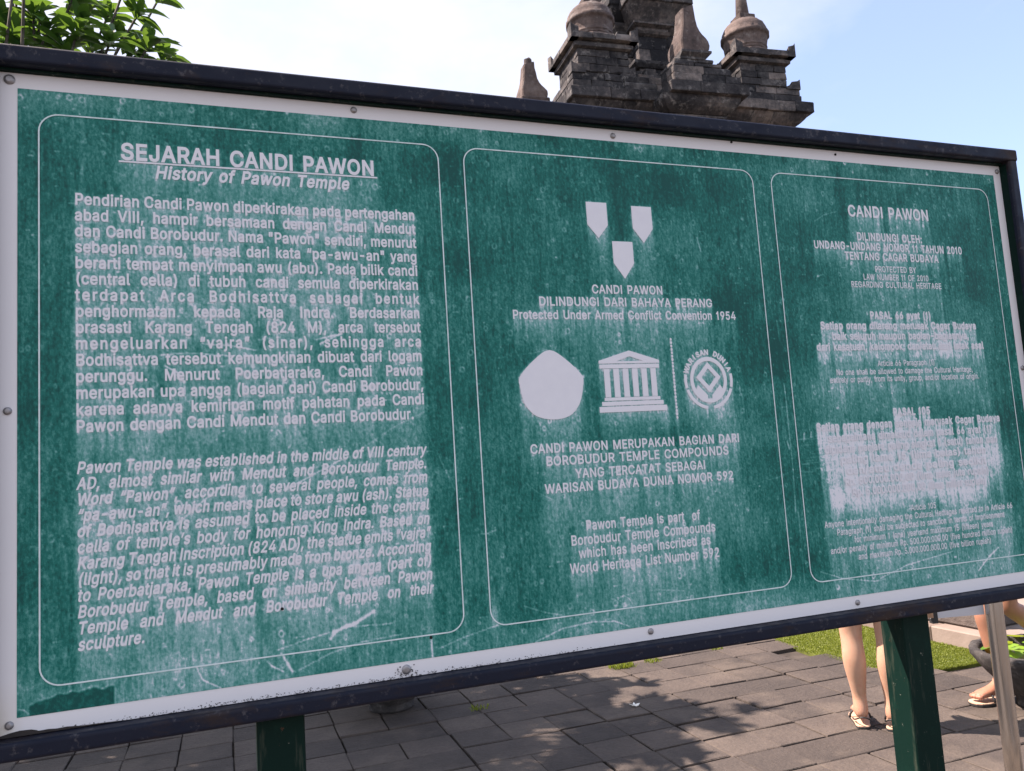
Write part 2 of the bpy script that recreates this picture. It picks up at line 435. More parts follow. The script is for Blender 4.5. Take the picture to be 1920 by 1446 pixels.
# ------------------------------------------------------------------ STONE BOWLS
def bowl(cx, cy, label, plants=True):
    r_ = thing('stone_bowl', label, 'planter', (cx, cy, 0), 0, 'carved stone bowl planters')
    m = MB()
    prof = [(.02, 0), (.125, 0), (.14, .015), (.135, .04), (.15, .06), (.205, .11), (.262, .17), (.305, .225), (.328, .262), (.334, .285), (.326, .298), (.296, .298), (.284, .285), (.276, .25), (.26, .238), (.02, .236)]
    m.lathe(cx, cy, prof, 48, .0042); m.build('bowl', M['bowl_stone'], r_, smooth=True)
    m = MB(); m.lathe(cx, cy, [(.279, .2495), (.279, .252)], 32); m.build('water', M['water'], r_)
    lv = MB()
    for k in range(34):
        a = random.uniform(0, 6.28); rr = .26 * math.sqrt(random.random()); s = random.uniform(.032, .062)
        px, py, pz = cx + rr * math.cos(a), cy + rr * math.sin(a), .262 + random.uniform(0, .06)
        ph = random.uniform(0, 6.28); tx, ty = random.gauss(0, .25), random.gauss(0, .25)
        ring = []
        for i in range(10):
            b = ph + .25 + (6.28 - .5) * i / 9; dx, dy = s * math.cos(b), s * math.sin(b)
            ring.append((px + dx, py + dy, pz + dx * tx + dy * ty))
        c0 = (px, py, pz - .006)
        o = [c0] + ring
        lv.add(o, [(0, i, i + 1) for i in range(1, 10)])
    lv.build('lily_leaves', M['lily'], r_, fix=False)['kind'] = 'stuff'
    return r_
bowl(4.356, 1.565, 'round dark stone bowl with floating green leaves behind the steel pole')
bowl(1.25, 3.47, 'round black stone bowl in deep shade seen below the board frame')

# ------------------------------------------------------------------ FRANGIPANI TREE
tree = thing('frangipani_tree', 'leafy tree with large pointed green leaves behind the board', 'tree', (-2.0, 4.7, 0))
tips = [(-0.21, 4.65, 5.04), (-0.12, 4.54, 4.75), (-0.33, 4.81, 4.95), (-0.45, 4.94, 5.17), (-0.52, 4.69, 4.74), (-0.26, 4.7, 4.74), (-0.36, 4.32, 4.63), (-0.6, 4.6, 4.88), (-0.66, 4.34, 4.52), (-0.59, 4.78, 5.12), (-0.3, 4.66, 5.26), (-0.08, 4.89, 5.33), (-0.78, 4.46, 4.74), (-0.86, 4.38, 4.8), (-0.95, 4.33, 4.56), (-1.04, 4.45, 4.77), (-0.19, 4.79, 4.7), (-0.04, 4.83, 4.81)]
tips = [(.3427 + (a - .3427) * .88, -1.5688 + (b + 1.5688) * .88, 1.42 + (c - 1.42) * .88) for a, b, c in tips]
while len(tips) < 420:
    d = Vector((random.gauss(0, 1), random.gauss(0, 1), random.gauss(0, 1))).normalized() * random.random() ** .38
    q = (-1.95 + d.x * 1.95, 4.30 + d.y * 1.65, 4.05 + d.z * 1.25)
    if q[0] > -.50 + .12 * (4.3 - q[1]) and q[2] > 3.9: continue
    tips.append(q)
SK = [(-.9, 2.0), (-.9, 4.4), (2.0, 4.1), (2.45, 3.55), (2.85, 3.1), (2.95, 2.65), (2.6, 2.1), (2.25, 1.75), (1.9, 1.1), (.5, .9)]
ux, uy = -sun_dir.x / sun_dir.z, -sun_dir.y / sun_dir.z
nsk = 0
while nsk < 300:          # lower crown tips hidden behind the board, added to shade the paving
    gx_, gy_ = random.uniform(-.9, 2.95), random.uniform(.9, 4.4)
    if not inside(SK, gx_, gy_): continue
    z_ = random.uniform(2.4, 3.9); x_, y_ = gx_ - ux * z_, gy_ - uy * z_
    if y_ < 2.3 or z_ > 1.18 + .37 * (y_ + 1.57): continue
    tips.append((x_, y_, z_)); nsk += 1
tr = MB()
base = Vector((-2.0, 4.7, 0)); fork = Vector((-1.9, 4.6, 1.6))
tr.tube([base - Vector((0, 0, .1)), base + Vector((.02, 0, .6)), base + Vector((-.03, -.04, 1.2)), fork], [.16, .13, .115, .11], 12)
limbs = []
for k in range(9):
    a = 2 * math.pi * k / 9 + .3; rr = random.uniform(.7, 1.1)
    if k % 3 == 0: rr *= .35
    e = Vector((-2.0 + rr * 1.25 * math.cos(a), 4.4 + rr * math.sin(a), random.uniform(2.9, 3.4)))
    mid = fork.lerp(e, .45) + Vector((0, 0, -.12))
    tr.tube([fork, mid, e], [.085, .065, .045], 8); limbs.append(e)
tw = MB(); lf = MB()
def leaf(mb, p, d, ln, wd, curl):
    d = d.normalized(); side = d.cross(Vector((0, 0, 1)))
    if side.length < .05: side = Vector((1, 0, 0))
    side.normalize(); upv = side.cross(d).normalized()
    prof = [(0, .12), (.12, .30), (.35, .85), (.6, 1.0), (.82, .68), (1, .03)]
    L, Cc, Rr_ = [], [], []
    for t_, w_ in prof:
        c0 = p + d * (ln * t_) - Vector((0, 0, 1)) * (curl * ln * t_ * t_)
        L.append(c0 + side * (wd * w_) + upv * (.16 * wd * w_ * 2)); Rr_.append(c0 - side * (wd * w_) + upv * (.16 * wd * w_ * 2)); Cc.append(c0)
    vs = [tuple(q) for tri in zip(L, Cc, Rr_) for q in tri]
    F = []
    for k in range(len(prof) - 1):
        a = 3 * k
        F += [(a, a + 1, a + 4, a + 3), (a + 1, a + 2, a + 5, a + 4)]
    mb.add(vs, F)
for q in tips:
    q = Vector(q); e = min(limbs, key=lambda l: (l - q).length)
    dv = (q - e); mid = e.lerp(q, .55) + Vector((random.gauss(0, .06), random.gauss(0, .06), -.08 * dv.length))
    tw.tube([e, mid, q], [.015, .011, .007], 6)
    out = (q - mid).normalized()
    nl = random.randint(12, 16)
    ax = out.cross(Vector((.3, .2, 1))).normalized(); ay = out.cross(ax)
    for k in range(nl):
        a = k * 2.4 + random.uniform(-.3, .3)
        sp = random.uniform(.55, 1.25)
        d = out * math.cos(sp) + (ax * math.cos(a) + ay * math.sin(a)) * math.sin(sp)
        leaf(lf, q - out * (k * .006), d, random.uniform(.14, .25), random.uniform(.023, .036), random.uniform(.15, .6))
tr.build('trunk', M['bark'], tree, smooth=True)
tw.build('branches', M['bark'], tree, smooth=True)
lf.build('crown', M['leaf'], tree, smooth=True, fix=False)
# ------------------------------------------------------------------ TEMPLE (local frame: u along its front, v away, z up)
TH = R(-4)
temple = thing('temple', 'dark weathered stone temple with stepped roof, turrets and small bell stupas', 'temple', (6.646, 11.411, 0), TH, None, True)

def ringlayer(mb_, u0, u1, v0, v1, z0, z1, L=.5, j=.014, c=.012, D=.30):
    mb = MB(); _ringlayer(mb, u0, u1, v0, v1, z0, z1, L, j, c, D)
    mb_.add([(a + random.gauss(0, .0055), b + random.gauss(0, .0055), d + random.gauss(0, .0045)) for a, b, d in mb.v], mb.f)
def _ringlayer(mb, u0, u1, v0, v1, z0, z1, L=.5, j=.010, c=.010, D=.30):
    """a course of separate stone blocks round a solid core"""
    mb.box(u0 + .05, u1 - .05, v0 + .05, v1 - .05, z0 + .002, z1 - .002)
    def run(a, b):
        x = a; out = []
        while x < b - .02:
            l = L * random.uniform(.65, 1.35)
            if b - x - l < L * .5: l = b - x
            out.append((x, x + l)); x += l
        return out
    J = lambda: random.uniform(-j, j * .4)
    e = .0025
    for a, b in run(u0, u1):
        mb.box(a + e, b - e, v0 - J(), v0 + D, z0 + e, z1 - e + J() * .4, c)
        mb.box(a + e, b - e, v1 - D, v1 + J(), z0 + e, z1 - e + J() * .4, c)
    for a, b in run(v0 + D, v1 - D):
        mb.box(u0 - J(), u0 + D, a + e, b - e, z0 + e, z1 - e + J() * .4, c)
        mb.box(u1 - D, u1 + J(), a + e, b - e, z0 + e, z1 - e + J() * .4, c)

def soffit(mb, u0, u1, v0, v1, prof, L=.45, sides='fblr'):
    """moulded course of blocks; prof = [(projection, z)], u0..v1 = the wall below it"""
    def segs(a, b):
        n_ = max(1, round((b - a) / L)); e = [a + (b - a) * k / n_ for k in range(n_ + 1)]
        for k in range(1, n_): e[k] += random.uniform(-.25, .25) * (b - a) / n_
        return e
    def put(a, b, first, last, fn):
        rs = []
        for t, corner, sg in ((a, first, -1), (b, last, 1)):
            rs.append([fn(t + (sg * o_ if corner else -sg * .0025), o_, z_) for o_, z_ in prof] + [fn(t + (0 if corner else -sg * .0025), -.2, prof[-1][1]), fn(t + (0 if corner else -sg * .0025), -.2, prof[0][1])])
        mb.rings(rs)
    for sd in sides:
        e = segs(u0, u1) if sd in 'fb' else segs(v0, v1)
        j_ = lambda: random.uniform(-.006, .004)
        for k in range(len(e) - 1):
            q = j_()
            fn = {'f': lambda t, o_, z_: (t, v0 - o_ + q, z_), 'b': lambda t, o_, z_: (t, v1 + o_, z_), 'l': lambda t, o_, z_: (u0 - o_ + q, t, z_), 'r': lambda t, o_, z_: (u1 + o_, t, z_)}[sd]
            put(e[k], e[k + 1], k == 0, k == len(e) - 2, fn)

def antefix(mb, u, v, z, su, sv, w=.16, h=.24, d=.14, tip=.45):
    """corner ear: vertical on the outer corner, falling in a hollow curve inwards; su,sv point inwards"""
    prof = [(0, 0), (w, 0), (w * .93, h * .25), (w * .62, h * .45), (w * .3, h * .72), (0, h)]
    mb.rings([[(u + su * p[0], v, z + p[1]) for p in prof], [(u + su * p[0] * .9, v + sv * d, z + p[1] * .82) for p in prof]])
    prof2 = [(0, 0), (w, 0), (w * .93, h * .25), (w * .62, h * .45), (w * .3, h * .72), (0, h * .9)]
    mb.rings([[(u + su * .004, v + sv * (.003 + p[0]), z + p[1] * .97) for p in prof2], [(u + su * d * .8, v + sv * (.003 + p[0] * .9), z + p[1] * .8) for p in prof2]])

def bud(mb, u, v, z, wu, wv, h, top=.38):
    """ogee pinnacle stone whose near corner is upright"""
    prof = [(0, .93, 0), (.05, 1.0, .0), (.14, 1.02, .0), (.23, 1.0, .0), (.31, .92, .008), (.39, .81, .02), (.48, .72, .035), (.60, .655, .05), (.78, .61, .062), (.92, .585, .07), (1.0, .57, .075)]
    rs = []
    for t, s, off in prof:
        a, b = off * wu * 2, off * wv * 2
        jt = lambda: random.uniform(-.006, .006)
        zt = z + h * t
        hi = .10 * h if t == 1.0 else 0
        u0, u1, v0, v1 = u + a, u + max(a + .02, wu * s), v + b * .3, v + max(b + .02, wv * s)
        c = .025
        rs.append([(u0 + c, v0 + jt() * .4, zt), (u1 - c, v0 + jt() * .4, zt + hi), (u1 + jt(), v0 + c, zt + hi), (u1 + jt(), v1 - c, zt + hi), (u1 - c, v1, zt + hi), (u0 + c, v1, zt), (u0, v1 - c, zt), (u0 + jt() * .5, v0 + c, zt)])
    mb.rings(rs)

def stupa(parent, cu, cv, z, s, spire=True):
    m = MB()
    prof = [(.02, 0), (.45, 0), (.455, .05), (.42, .07), (.42, .085), (.445, .095), (.44, .15), (.41, .16), (.402, .175), (.418, .185), (.422, .20), (.412, .21), (.425, .24), (.436, .25), (.428, .262), (.436, .33), (.452, .44), (.460, .495), (.492, .505), (.496, .575), (.472, .59), (.455, .68), (.415, .77), (.350, .84), (.285, .875), (.26, .90), (.02, .905)]
    m.lathe(cu, cv, [(r * s, z + h * s) for r, h in prof], 44, .007 * s)
    st = m.build('stupa', M['stupa_stone'], parent, smooth=True)
    h = MB(); hw = .185 * s
    h.box(cu - hw, cu + hw, cv - hw, cv + hw, z + .89 * s, z + 1.03 * s, .012); h.build('harmika', M['stupa_stone'], st)
    if spire:
        p = MB(); p.lathe(cu, cv, [(.125 * s, z + 1.02 * s), (.14 * s, z + 1.06 * s), (.105 * s, z + 1.5 * s), (.07 * s, z + 1.95 * s), (.03, z + 2.0 * s)], 20, .002); p.build('spire', M['stupa_stone'], st, smooth=True)
    return st

def turret(u0, u1, v0, v1, z0, zc):
    """square turret: wall, moulded cornice, corner ears; returns its wall object"""
    m = MB(); hh = (zc - .14 - z0) / 3
    for k in range(3): ringlayer(m, u0, u1, v0, v1, z0 + hh * k, z0 + hh * (k + 1), .34, .008, .008, .2)
    t = m.build('turret', M['temple_stone'], temple)
    c = MB()
    c.rect_loft([(u0 - .00, u1 + .00, v0 - .00, v1 + .00, zc - .14), (u0 - .07, u1 + .07, v0 - .07, v1 + .07, zc - .12), (u0 - .075, u1 + .075, v0 - .075, v1 + .075, zc - .05), (u0 - .03, u1 + .03, v0 - .03, v1 + .03, zc - .045), (u0 - .03, u1 + .03, v0 - .03, v1 + .03, zc)], .006)
    ringlayer(c, u0 - .15, u1 + .15, v0 - .15, v1 + .15, zc, zc + .13, .45, .008, .01, .25)
    co = c.build('cornice', M['temple_stone'], t)
    for (a, b, su, sv) in ((u0 - .16, v0 - .16, 1, 1), (u1 + .16, v0 - .16, -1, 1), (u0 - .16, v1 + .16, 1, -1), (u1 + .16, v1 + .16, -1, -1)):
        e = MB(); antefix(e, a, b, zc - .01, su, sv, .19, .30, .2); e.build('antefix', M['temple_stone'], t)
    return t

# body below the roof: platform, plinth, walls with pilasters and niches
m = MB(); 
ringlayer(m, -1.6, 7.0, -1.6, 7.0, 0, .5, .7); ringlayer(m, -1.6, 7.0, -1.6, 7.0, .5, 1.0, .7); ringlayer(m, -1.75, 7.15, -1.75, 7.15, 1.0, 1.3, .7)
m.build('platform', M['temple_stone'], temple)
m = MB()
z = 1.3
ringlayer(m, .0, 5.4, .0, 5.4, 1.3, 1.75, .6); ringlayer(m, .15, 5.25, .15, 5.25, 1.75, 2.1, .6); ringlayer(m, .25, 5.15, .25, 5.15, 2.1, 2.35, .6)
z = 2.35
while z < 7.6:
    ringlayer(m, .5, 4.9, .5, 4.9, z, z + .35, .55); z += .35
m.build('body_wall', M['temple_stone'], temple)
def pavilion(u0, u1, v0, v1):
    m = MB(); z = 1.3
    ringlayer(m, u0 - .25, u1 + .25, v0 - .25, v1 + .25, z, z + .6, .6); z += .6
    while z < 7.7:
        ringlayer(m, u0, u1, v0, v1, z, min(z + .35, 8.02), .5); z += .35
    return m
m = pavilion(1.97, 3.17, -.13, 1.0)
fp = m.build('front_pavilion', M['temple_stone'], temple)
m = MB()
for a, b in ((2.0, 2.22), (2.92, 3.14)): ringlayer(m, a, b, -.20, .02, 2.2, 8.0, .5, .006, .008, .09)
m.build('pilaster', M['temple_stone'], fp)
m = pavilion(-.13, 1.0, 2.0, 3.4); m.build('side_pavilion', M['temple_stone'], temple)
m = pavilion(4.4, 5.53, 2.0, 3.4); m.build('side_pavilion', M['temple_stone'], temple)

# main cornice of the wings: hollow soffit, band, two upper courses
m = MB()
m.box(.6, 4.8, .6, 4.8, 7.6, 8.385)
soffit(m, .5, 4.9, .5, 4.9, [(0, 7.75), (0, 8.03), (.04, 8.06), (.06, 8.085)], .5)
soffit(m, .5, 4.9, .5, 4.9, [(.05, 8.088), (.10, 8.12), (.19, 8.17), (.28, 8.225), (.35, 8.29), (.40, 8.35), (.42, 8.385)], .48)
cornice = m.build('cornice_soffit', M['temple_stone'], temple)
m = MB(); ringlayer(m, 0, 5.40, 0, 5.40, 8.39, 8.61, .75, .012, .012); m.build('cornice_band', M['temple_stone'], temple)
m = MB(); ringlayer(m, .06, 5.16, .05, 5.20, 8.61, 8.76, .6); ringlayer(m, .07, 5.14, .07, 5.16, 8.76, 8.91, .5, .02)
ringlayer(m, .22, 5.0, .12, 5.05, 8.91, 9.0, .45, .02)
m.build('upper_courses', M['temple_stone'], temple)
for (a, b, su, sv) in ((.06, .05, 1, 1), (5.15, .05, -1, 1), (.06, 5.15, 1, -1), (5.15, 5.15, -1, -1), (1.42, .10, -1, 1)):
    e = MB(); antefix(e, a, b, 8.89, su, sv, .30 if su > 0 else .34, .22, .25); e.build('antefix', M['temple_stone'], temple)

# front pavilion roof
m = MB()
m.box(2.0, 3.14, -.08, .6, 8.02, 8.385)
soffit(m, 1.97, 3.17, -.13, .6, [(0, 8.02), (.03, 8.035), (.03, 8.075), (-.01, 8.08)], .6, 'flr')
soffit(m, 1.97, 3.17, -.13, .6, [(-.02, 8.083), (.03, 8.10), (.10, 8.14), (.17, 8.20), (.215, 8.26), (.24, 8.33), (.245, 8.385)], .42, 'flr')
m.build('pavilion_soffit', M['temple_stone'], fp)
m = MB(); ringlayer(m, 1.86, 3.56, -.49, .6, 8.39, 8.61, .8, .010, .012, .35)
ringlayer(m, 1.94, 3.40, -.46, .6, 8.61, 8.77, .6, .012, .012, .3)
ringlayer(m, 1.95, 3.20, -.44, .6, 8.77, 8.93, .5, .02, .014, .3)
ringlayer(m, 1.99, 3.02, -.42, .5, 8.93, 9.02, .4, .03, .014, .25); ringlayer(m, 2.02, 2.86, -.40, .4, 9.02, 9.10, .4, .02, .014, .2)
m.build('pavilion_courses', M['temple_stone'], fp)
m = MB()
m.rect_loft([(2.14, 2.68, -.40, .18, 9.09), (2.14, 2.70, -.40, .18, 9.14), (2.16, 2.80, -.47, .2, 9.20), (2.16, 2.80, -.47, .2, 9.245), (2.18, 2.74, -.45, .18, 9.26)], .006)
m.build('finial_base', M['temple_stone'], fp)
m = MB(); bud(m, 2.17, -.46, 9.25, .60, .60, .86); m.build('finial', M['stupa_stone'], fp)

# side pavilion roofs with their finials
for s_, (ua, ub) in enumerate(((-.5, .8), (4.6, 5.9))):
    m = MB()
    ringlayer(m, ua, ub, 1.86, 3.56, 8.39, 8.61, .7); ringlayer(m, ua + .05, ub - .05, 1.94, 3.4, 8.61, 8.93, .6); ringlayer(m, ua + .1, ub - .1, 2.0, 3.1, 8.93, 9.1, .5)
    m.rect_loft([(ua + .35, ub - .35, 2.0, 3.4, 8.0), (ua + .3, ub - .3, 2.0, 3.4, 8.1), (ua + .06, ub - .06, 1.9, 3.5, 8.38)])
    m.build('pavilion_roof', M['temple_stone'], temple)
    m = MB(); m.box(ua + .16, ua + .8, 2.0, 2.7, 9.1, 9.34, .02); bud(m, ua + .18, 2.02, 9.33, .58, .5, .74)
    f_ = m.build('finial', M['stupa_stone'], temple)
    m = MB(); m.lathe(ua + .40, 2.2, [(.075, 10.0), (.078, 10.12), (.07, 10.26), (.03, 10.27)], 14, .003); m.build('finial_knob', M['stupa_stone'], f_)

# corner turrets with bell stupas
tl = turret(.22, 1.30, .10, 1.18, 8.95, 9.55); stupa(temple, .77, .64, 9.70, 1.0, True)
trr = turret(3.79, 4.87, .10, 1.18, 8.95, 9.55); stupa(temple, 4.33, .64, 9.70, 1.02, True)
for u0 in (.22, 4.0):
    turret(u0, u0 + 1.08, 4.1, 5.18, 8.95, 9.55); stupa(temple, u0 + .55, 4.64, 9.70, 1.0)
for (a, b) in ((2.14, 4.4), (4.6, 2.4)):
    m = MB(); ringlayer(m, a, a + .6, b, b + .6, 8.95, 9.2, .3); bud(m, a + .05, b + .05, 9.2, .5, .5, .8); m.build('finial', M['stupa_stone'], temple)

# rubble and small blocks lying behind the front parapet
m = MB()
for k in range(16):
    a, b = random.choice(((1.45, 1.95), (3.25, 3.75))); uu = random.uniform(a, b); vv = random.uniform(.15, .75); s = random.uniform(.08, .16)
    m.box(uu, uu + s * 1.5, vv, vv + s, 8.98, 8.98 + s * random.uniform(.8, 1.6), .012)
m.build('parapet_stones', M['temple_stone'], temple)['kind'] = 'stuff'

# upper tier
m = MB()
ringlayer(m, 1.5, 3.7, 1.5, 4.0, 8.9, 9.3, .5); ringlayer(m, 1.6, 3.6, 1.6, 3.9, 9.3, 9.7, .5)
z = 9.7
while z < 11.0:
    ringlayer(m, 1.9, 3.3, 1.8, 3.8, z, z + .3, .45); z += .3
up = m.build('upper_body', M['temple_stone'], temple)
m = MB()
m.box(1.95, 3.25, 1.85, 3.75, 10.9, 11.38)
soffit(m, 1.9, 3.3, 1.8, 3.8, [(0, 10.9), (.05, 10.96), (.07, 11.0), (.07, 11.05), (.02, 11.07)], .5)
soffit(m, 1.9, 3.3, 1.8, 3.8, [(.01, 11.073), (.06, 11.12), (.12, 11.2), (.17, 11.3), (.19, 11.378)], .45)
ringlayer(m, 1.68, 3.46, 1.58, 4.02, 11.38, 11.56, .5); ringlayer(m, 1.76, 3.4, 1.66, 3.94, 11.56, 11.8, .5); ringlayer(m, 2.0, 3.3, 1.9, 3.7, 11.8, 12.2, .5)
m.build('upper_cornice', M['temple_stone'], up)
m = MB()
ringlayer(m, 2.12, 3.12, 1.36, 2.0, 9.0, 9.55, .5); ringlayer(m, 2.2, 3.04, 1.42, 2.0, 9.55, 9.85, .45)
m.rect_loft([(2.14, 3.1, 1.38, 2.0, 9.85), (2.04, 3.14, 1.33, 2.0, 9.93), (2.04, 3.14, 1.33, 2.0, 9.99), (2.2, 3.02, 1.46, 2.0, 10.02), (2.18, 3.0, 1.46, 2.0, 10.06)], .006)
z = 10.06
for k in range(2): ringlayer(m, 2.25, 2.93, 1.5, 2.0, z, z + .29, .32, .008, .008, .2); z += .29
m.rect_loft([(2.25, 2.93, 1.5, 2.0, 10.64), (2.17, 3.0, 1.43, 2.0, 10.67), (2.15, 3.02, 1.40, 2.0, 10.72), (2.21, 2.96, 1.46, 2.0, 10.74), (2.21, 2.98, 1.46, 2.0, 10.82), (2.12, 3.08, 1.36, 2.0, 10.86), (2.12, 3.08, 1.36, 2.0, 10.90), (2.20, 3.04, 1.42, 2.0, 10.93), (2.14, 3.14, 1.36, 2.0, 11.02), (2.06, 3.26, 1.28, 2.0, 11.12), (1.99, 3.36, 1.20, 2.0, 11.22), (1.97, 3.40, 1.17, 2.0, 11.27)], .006)
ringlayer(m, 1.92, 3.46, 1.12, 2.0, 11.27, 11.46, .6, .01, .012, .3)
m.build('upper_pavilion', M['temple_stone'], up)
for (a, su) in ((1.90, 1), (3.47, -1)):
    e = MB(); antefix(e, a, 1.11, 11.46, su, 1, .26, .34, .25); e.build('antefix', M['temple_stone'], up)
m = MB(); bud(m, 2.3, 1.25, 11.46, .6, .6, .85); m.build('finial', M['stupa_stone'], up)
stupa(temple, 2.65, 2.8, 12.2, 1.45)
# ------------------------------------------------------------------ GLYPHS (outlines of Blender's own interface font)
import os
def load_font():
    try:
        p = os.path.join(bpy.utils.system_resource('DATAFILES', path='fonts'), 'Inter.woff2')
        return bpy.data.fonts.load(p)
    except Exception:
        return None
FONT = load_font()
_tc = bpy.data.curves.new('glyph_source', 'FONT')
if FONT: _tc.font = FONT
_tc.size = 1.0
_to = bpy.data.objects.new('glyph_source', _tc); col.objects.link(_to)

def contours(body):
    _tc.body = body
    bpy.context.view_layer.update()
    dg = bpy.context.evaluated_depsgraph_get()
    c = _to.evaluated_get(dg).to_curve(dg)
    out = []
    for s in c.splines:
        if s.type == 'BEZIER':
            bp = s.bezier_points; nb = len(bp); pts = []
            for i in range(nb):
                a, b = bp[i], bp[(i + 1) % nb]
                p0, p1, p2, p3 = (np.array(x[:2]) for x in (a.co, a.handle_right, b.co, b.handle_left))
                p2, p3 = p3, p2
                straight = np.linalg.norm(np.cross(np.append(p3 - p0, 0), np.append(p1 - p0, 0))) < 1e-6 and np.linalg.norm(np.cross(np.append(p3 - p0, 0), np.append(p2 - p0, 0))) < 1e-6
                for t in ([0] if straight else [0, .25, .5, .75]):
                    q = (1 - t) ** 3 * p0 + 3 * (1 - t) ** 2 * t * p1 + 3 * (1 - t) * t * t * p2 + t ** 3 * p3
                    if not pts or np.linalg.norm(q - pts[-1]) > 1e-5: pts.append(q)
            if len(pts) > 2 and np.linalg.norm(pts[0] - pts[-1]) < 1e-5: pts.pop()
            out.append(np.array(pts))
        else:
            out.append(np.array([p.co[:2] for p in s.points]))
    _to.evaluated_get(dg).to_curve_clear()
    return out
def area(p):
    x, y = p[:, 0], p[:, 1]; return .5 * float(np.sum(x * np.roll(y, -1) - np.roll(x, -1) * y))
def pip(poly, q):
    return inside([tuple(p) for p in poly], q[0], q[1])
_hh = contours('HH'); _mHH = max(p[:, 0].max() for p in _hh); _capH = max(p[:, 1].max() for p in _hh)
_orient = 1 if area(max(contours('l'), key=lambda p: abs(area(p)))) > 0 else -1
_G = {}
def embolden(p, d):
    n = len(p); e = np.roll(p, -1, 0) - p; e /= np.maximum(np.linalg.norm(e, axis=1, keepdims=True), 1e-9)
    nrm = np.stack([e[:, 1], -e[:, 0]], 1) * _orient
    a = nrm + np.roll(nrm, 1, 0); l = np.linalg.norm(a, axis=1, keepdims=True); a /= np.maximum(l, .35)
    k = 2 / np.maximum(np.sum(a * nrm, 1, keepdims=True) * 2, .9)
    return p + a * d * k
def glyph(ch, bold):
    """((points, triangles), advance)"""
    key = (ch, bold)
    if key in _G: return _G[key]
    if ch == 'I': cs_ = [np.array([[.062, 0], [.062, .5087], [.1275, .5087], [.1275, 0]])[::(1 if _orient < 0 else -1)]]
    elif ch == '1': cs_ = [np.array([(.155, 0), (.22, 0), (.22, .515), (.175, .515), (.155, .47), (.10, .43), (.06, .412), (.06, .352), (.115, .372), (.155, .405)])[::(1 if _orient > 0 else -1)]]
    else: cs_ = None
    if ch == ' ': _G[key] = ((np.zeros((0, 2)), []), .30); return _G[key]
    cs = cs_ or [c for c in contours(ch) if len(c) > 2]
    adv = max(p[:, 0].max() for p in contours('H' + ch + 'H')) - _mHH
    if ch == 'I': adv = .19
    if ch == '1': adv = .33
    cs = [embolden(c, bold) for c in cs]
    # non-zero fill of all outlines together (they may cross themselves)
    pts = [Vector((float(q[0]), float(q[1]))) for c in cs for q in c]; edges = []; o = 0
    for c in cs:
        edges += [(o + k, o + (k + 1) % len(c)) for k in range(len(c))]; o += len(c)
    r_ = delaunay_2d_cdt(pts, edges, [], 0, 1e-5)
    V_ = np.array([tuple(q) for q in r_[0]]); T_ = []
    for f_ in r_[2]:
        c_ = V_[list(f_)].mean(0); w_ = 0
        for c in cs:
            p, q = c, np.roll(c, -1, 0)
            up = (p[:, 1] <= c_[1]) & (q[:, 1] > c_[1]); dn = (p[:, 1] > c_[1]) & (q[:, 1] <= c_[1])
            cr_ = (q[:, 0] - p[:, 0]) * (c_[1] - p[:, 1]) - (c_[0] - p[:, 0]) * (q[:, 1] - p[:, 1])
            w_ += int(np.sum(up & (cr_ > 0))) - int(np.sum(dn & (cr_ < 0)))
        if w_: T_.append(tuple(f_))
    _G[key] = ((V_, T_), adv + bold * 1.1); return _G[key]

TRIS = []      # every printed triangle in board coordinates, for the wear of the film below it
class Print:
    def __init__(s): s.v = []; s.f = []
    def poly(s, loops, y=-.0012, wear=True):
        flat = [p for l in loops for p in l]
        tr = tessellate_polygon([[Vector((p[0], p[1], 0)) for p in l] for l in loops])
        o = len(s.v); s.v += [(p[0], y, p[1]) for p in flat]; s.f += [(o + a, o + b, o + c) for a, b, c in tr]
        if wear:
            for a, b, c in tr: TRIS.append((flat[a], flat[b], flat[c]))
    def tris(s, g_, f, y=-.0012, wear=True):
        P = [f(p) for p in g_[0]]; o = len(s.v); s.v += [(p[0], y, p[1]) for p in P]
        for t in g_[1]:
            s.f.append(tuple(o + i for i in t))
            if wear: TRIS.append(tuple(P[i] for i in t))
    def run(s, txt, x, z, sz, xs, bold, shear=0, ls=0):
        for k, ch in enumerate(txt):
            gs, adv = glyph(ch, bold)
            s.tris(gs, lambda p: (x + xs * sz * (p[0] + shear * p[1]), z + sz * p[1]))
            x += xs * sz * (adv + ls)
        return x
    def width(s, txt, bold, ls=0): return sum(glyph(c, bold)[1] + ls for c in txt) - ls
    def fit(s, txt, x0, x1, z, cap, bold=.034, shear=0):
        sz = cap / _capH; w = s.width(txt, bold) * sz
        s.run(txt, x0, z, sz, (x1 - x0) / w, bold, shear)
    def justify(s, txt, x0, x1, z, cap, xs, bold=.032, shear=0, ls=0, last=False):
        sz = cap / _capH; ws = txt.split(' ')
        tot = sum(s.width(w, bold, ls) for w in ws) * sz * xs
        gap = (x1 - x0 - tot) / max(1, len(ws) - 1)
        if last: gap = .27 * sz * xs
        x = x0
        for w in ws:
            s.run(w, x, z, sz, xs, bold, shear, ls); x += s.width(w, bold, ls) * sz * xs + gap
    def build(s, name, mat, parent):
        m = MB(); m.v = s.v; m.f = [f[::-1] for f in s.f]
        o = m.build(name, mat, parent, fix=False)
        me = o.data
        for p in me.polygons[:1]:
            if p.normal.y > 0: me.flip_normals()
        return o

# ------------------------------------------------------------------ THE BOARD
board = thing('information_board', 'large faded green board with white lettering in a dark frame on two posts', 'sign', (1.2, .03, 0))
m = MB(); m.box(-.030, 2.434, .0008, .012, 1.030, 2.187); m.build('backing_panel', M['white'], board)
for q_ in ((-.030, 2.434, -.010, .0005, 2.1875, 2.1912), (2.4342, 2.4344, -.020, .0005, 1.03, 2.187)):
    m = MB(); m.box(*q_); m.build('inner_trim', M['post'], board)
m = MB(); m.box(-.030, 2.434, .056, .062, 1.030, 2.187); m.build('rear_panel', M['post'], board)

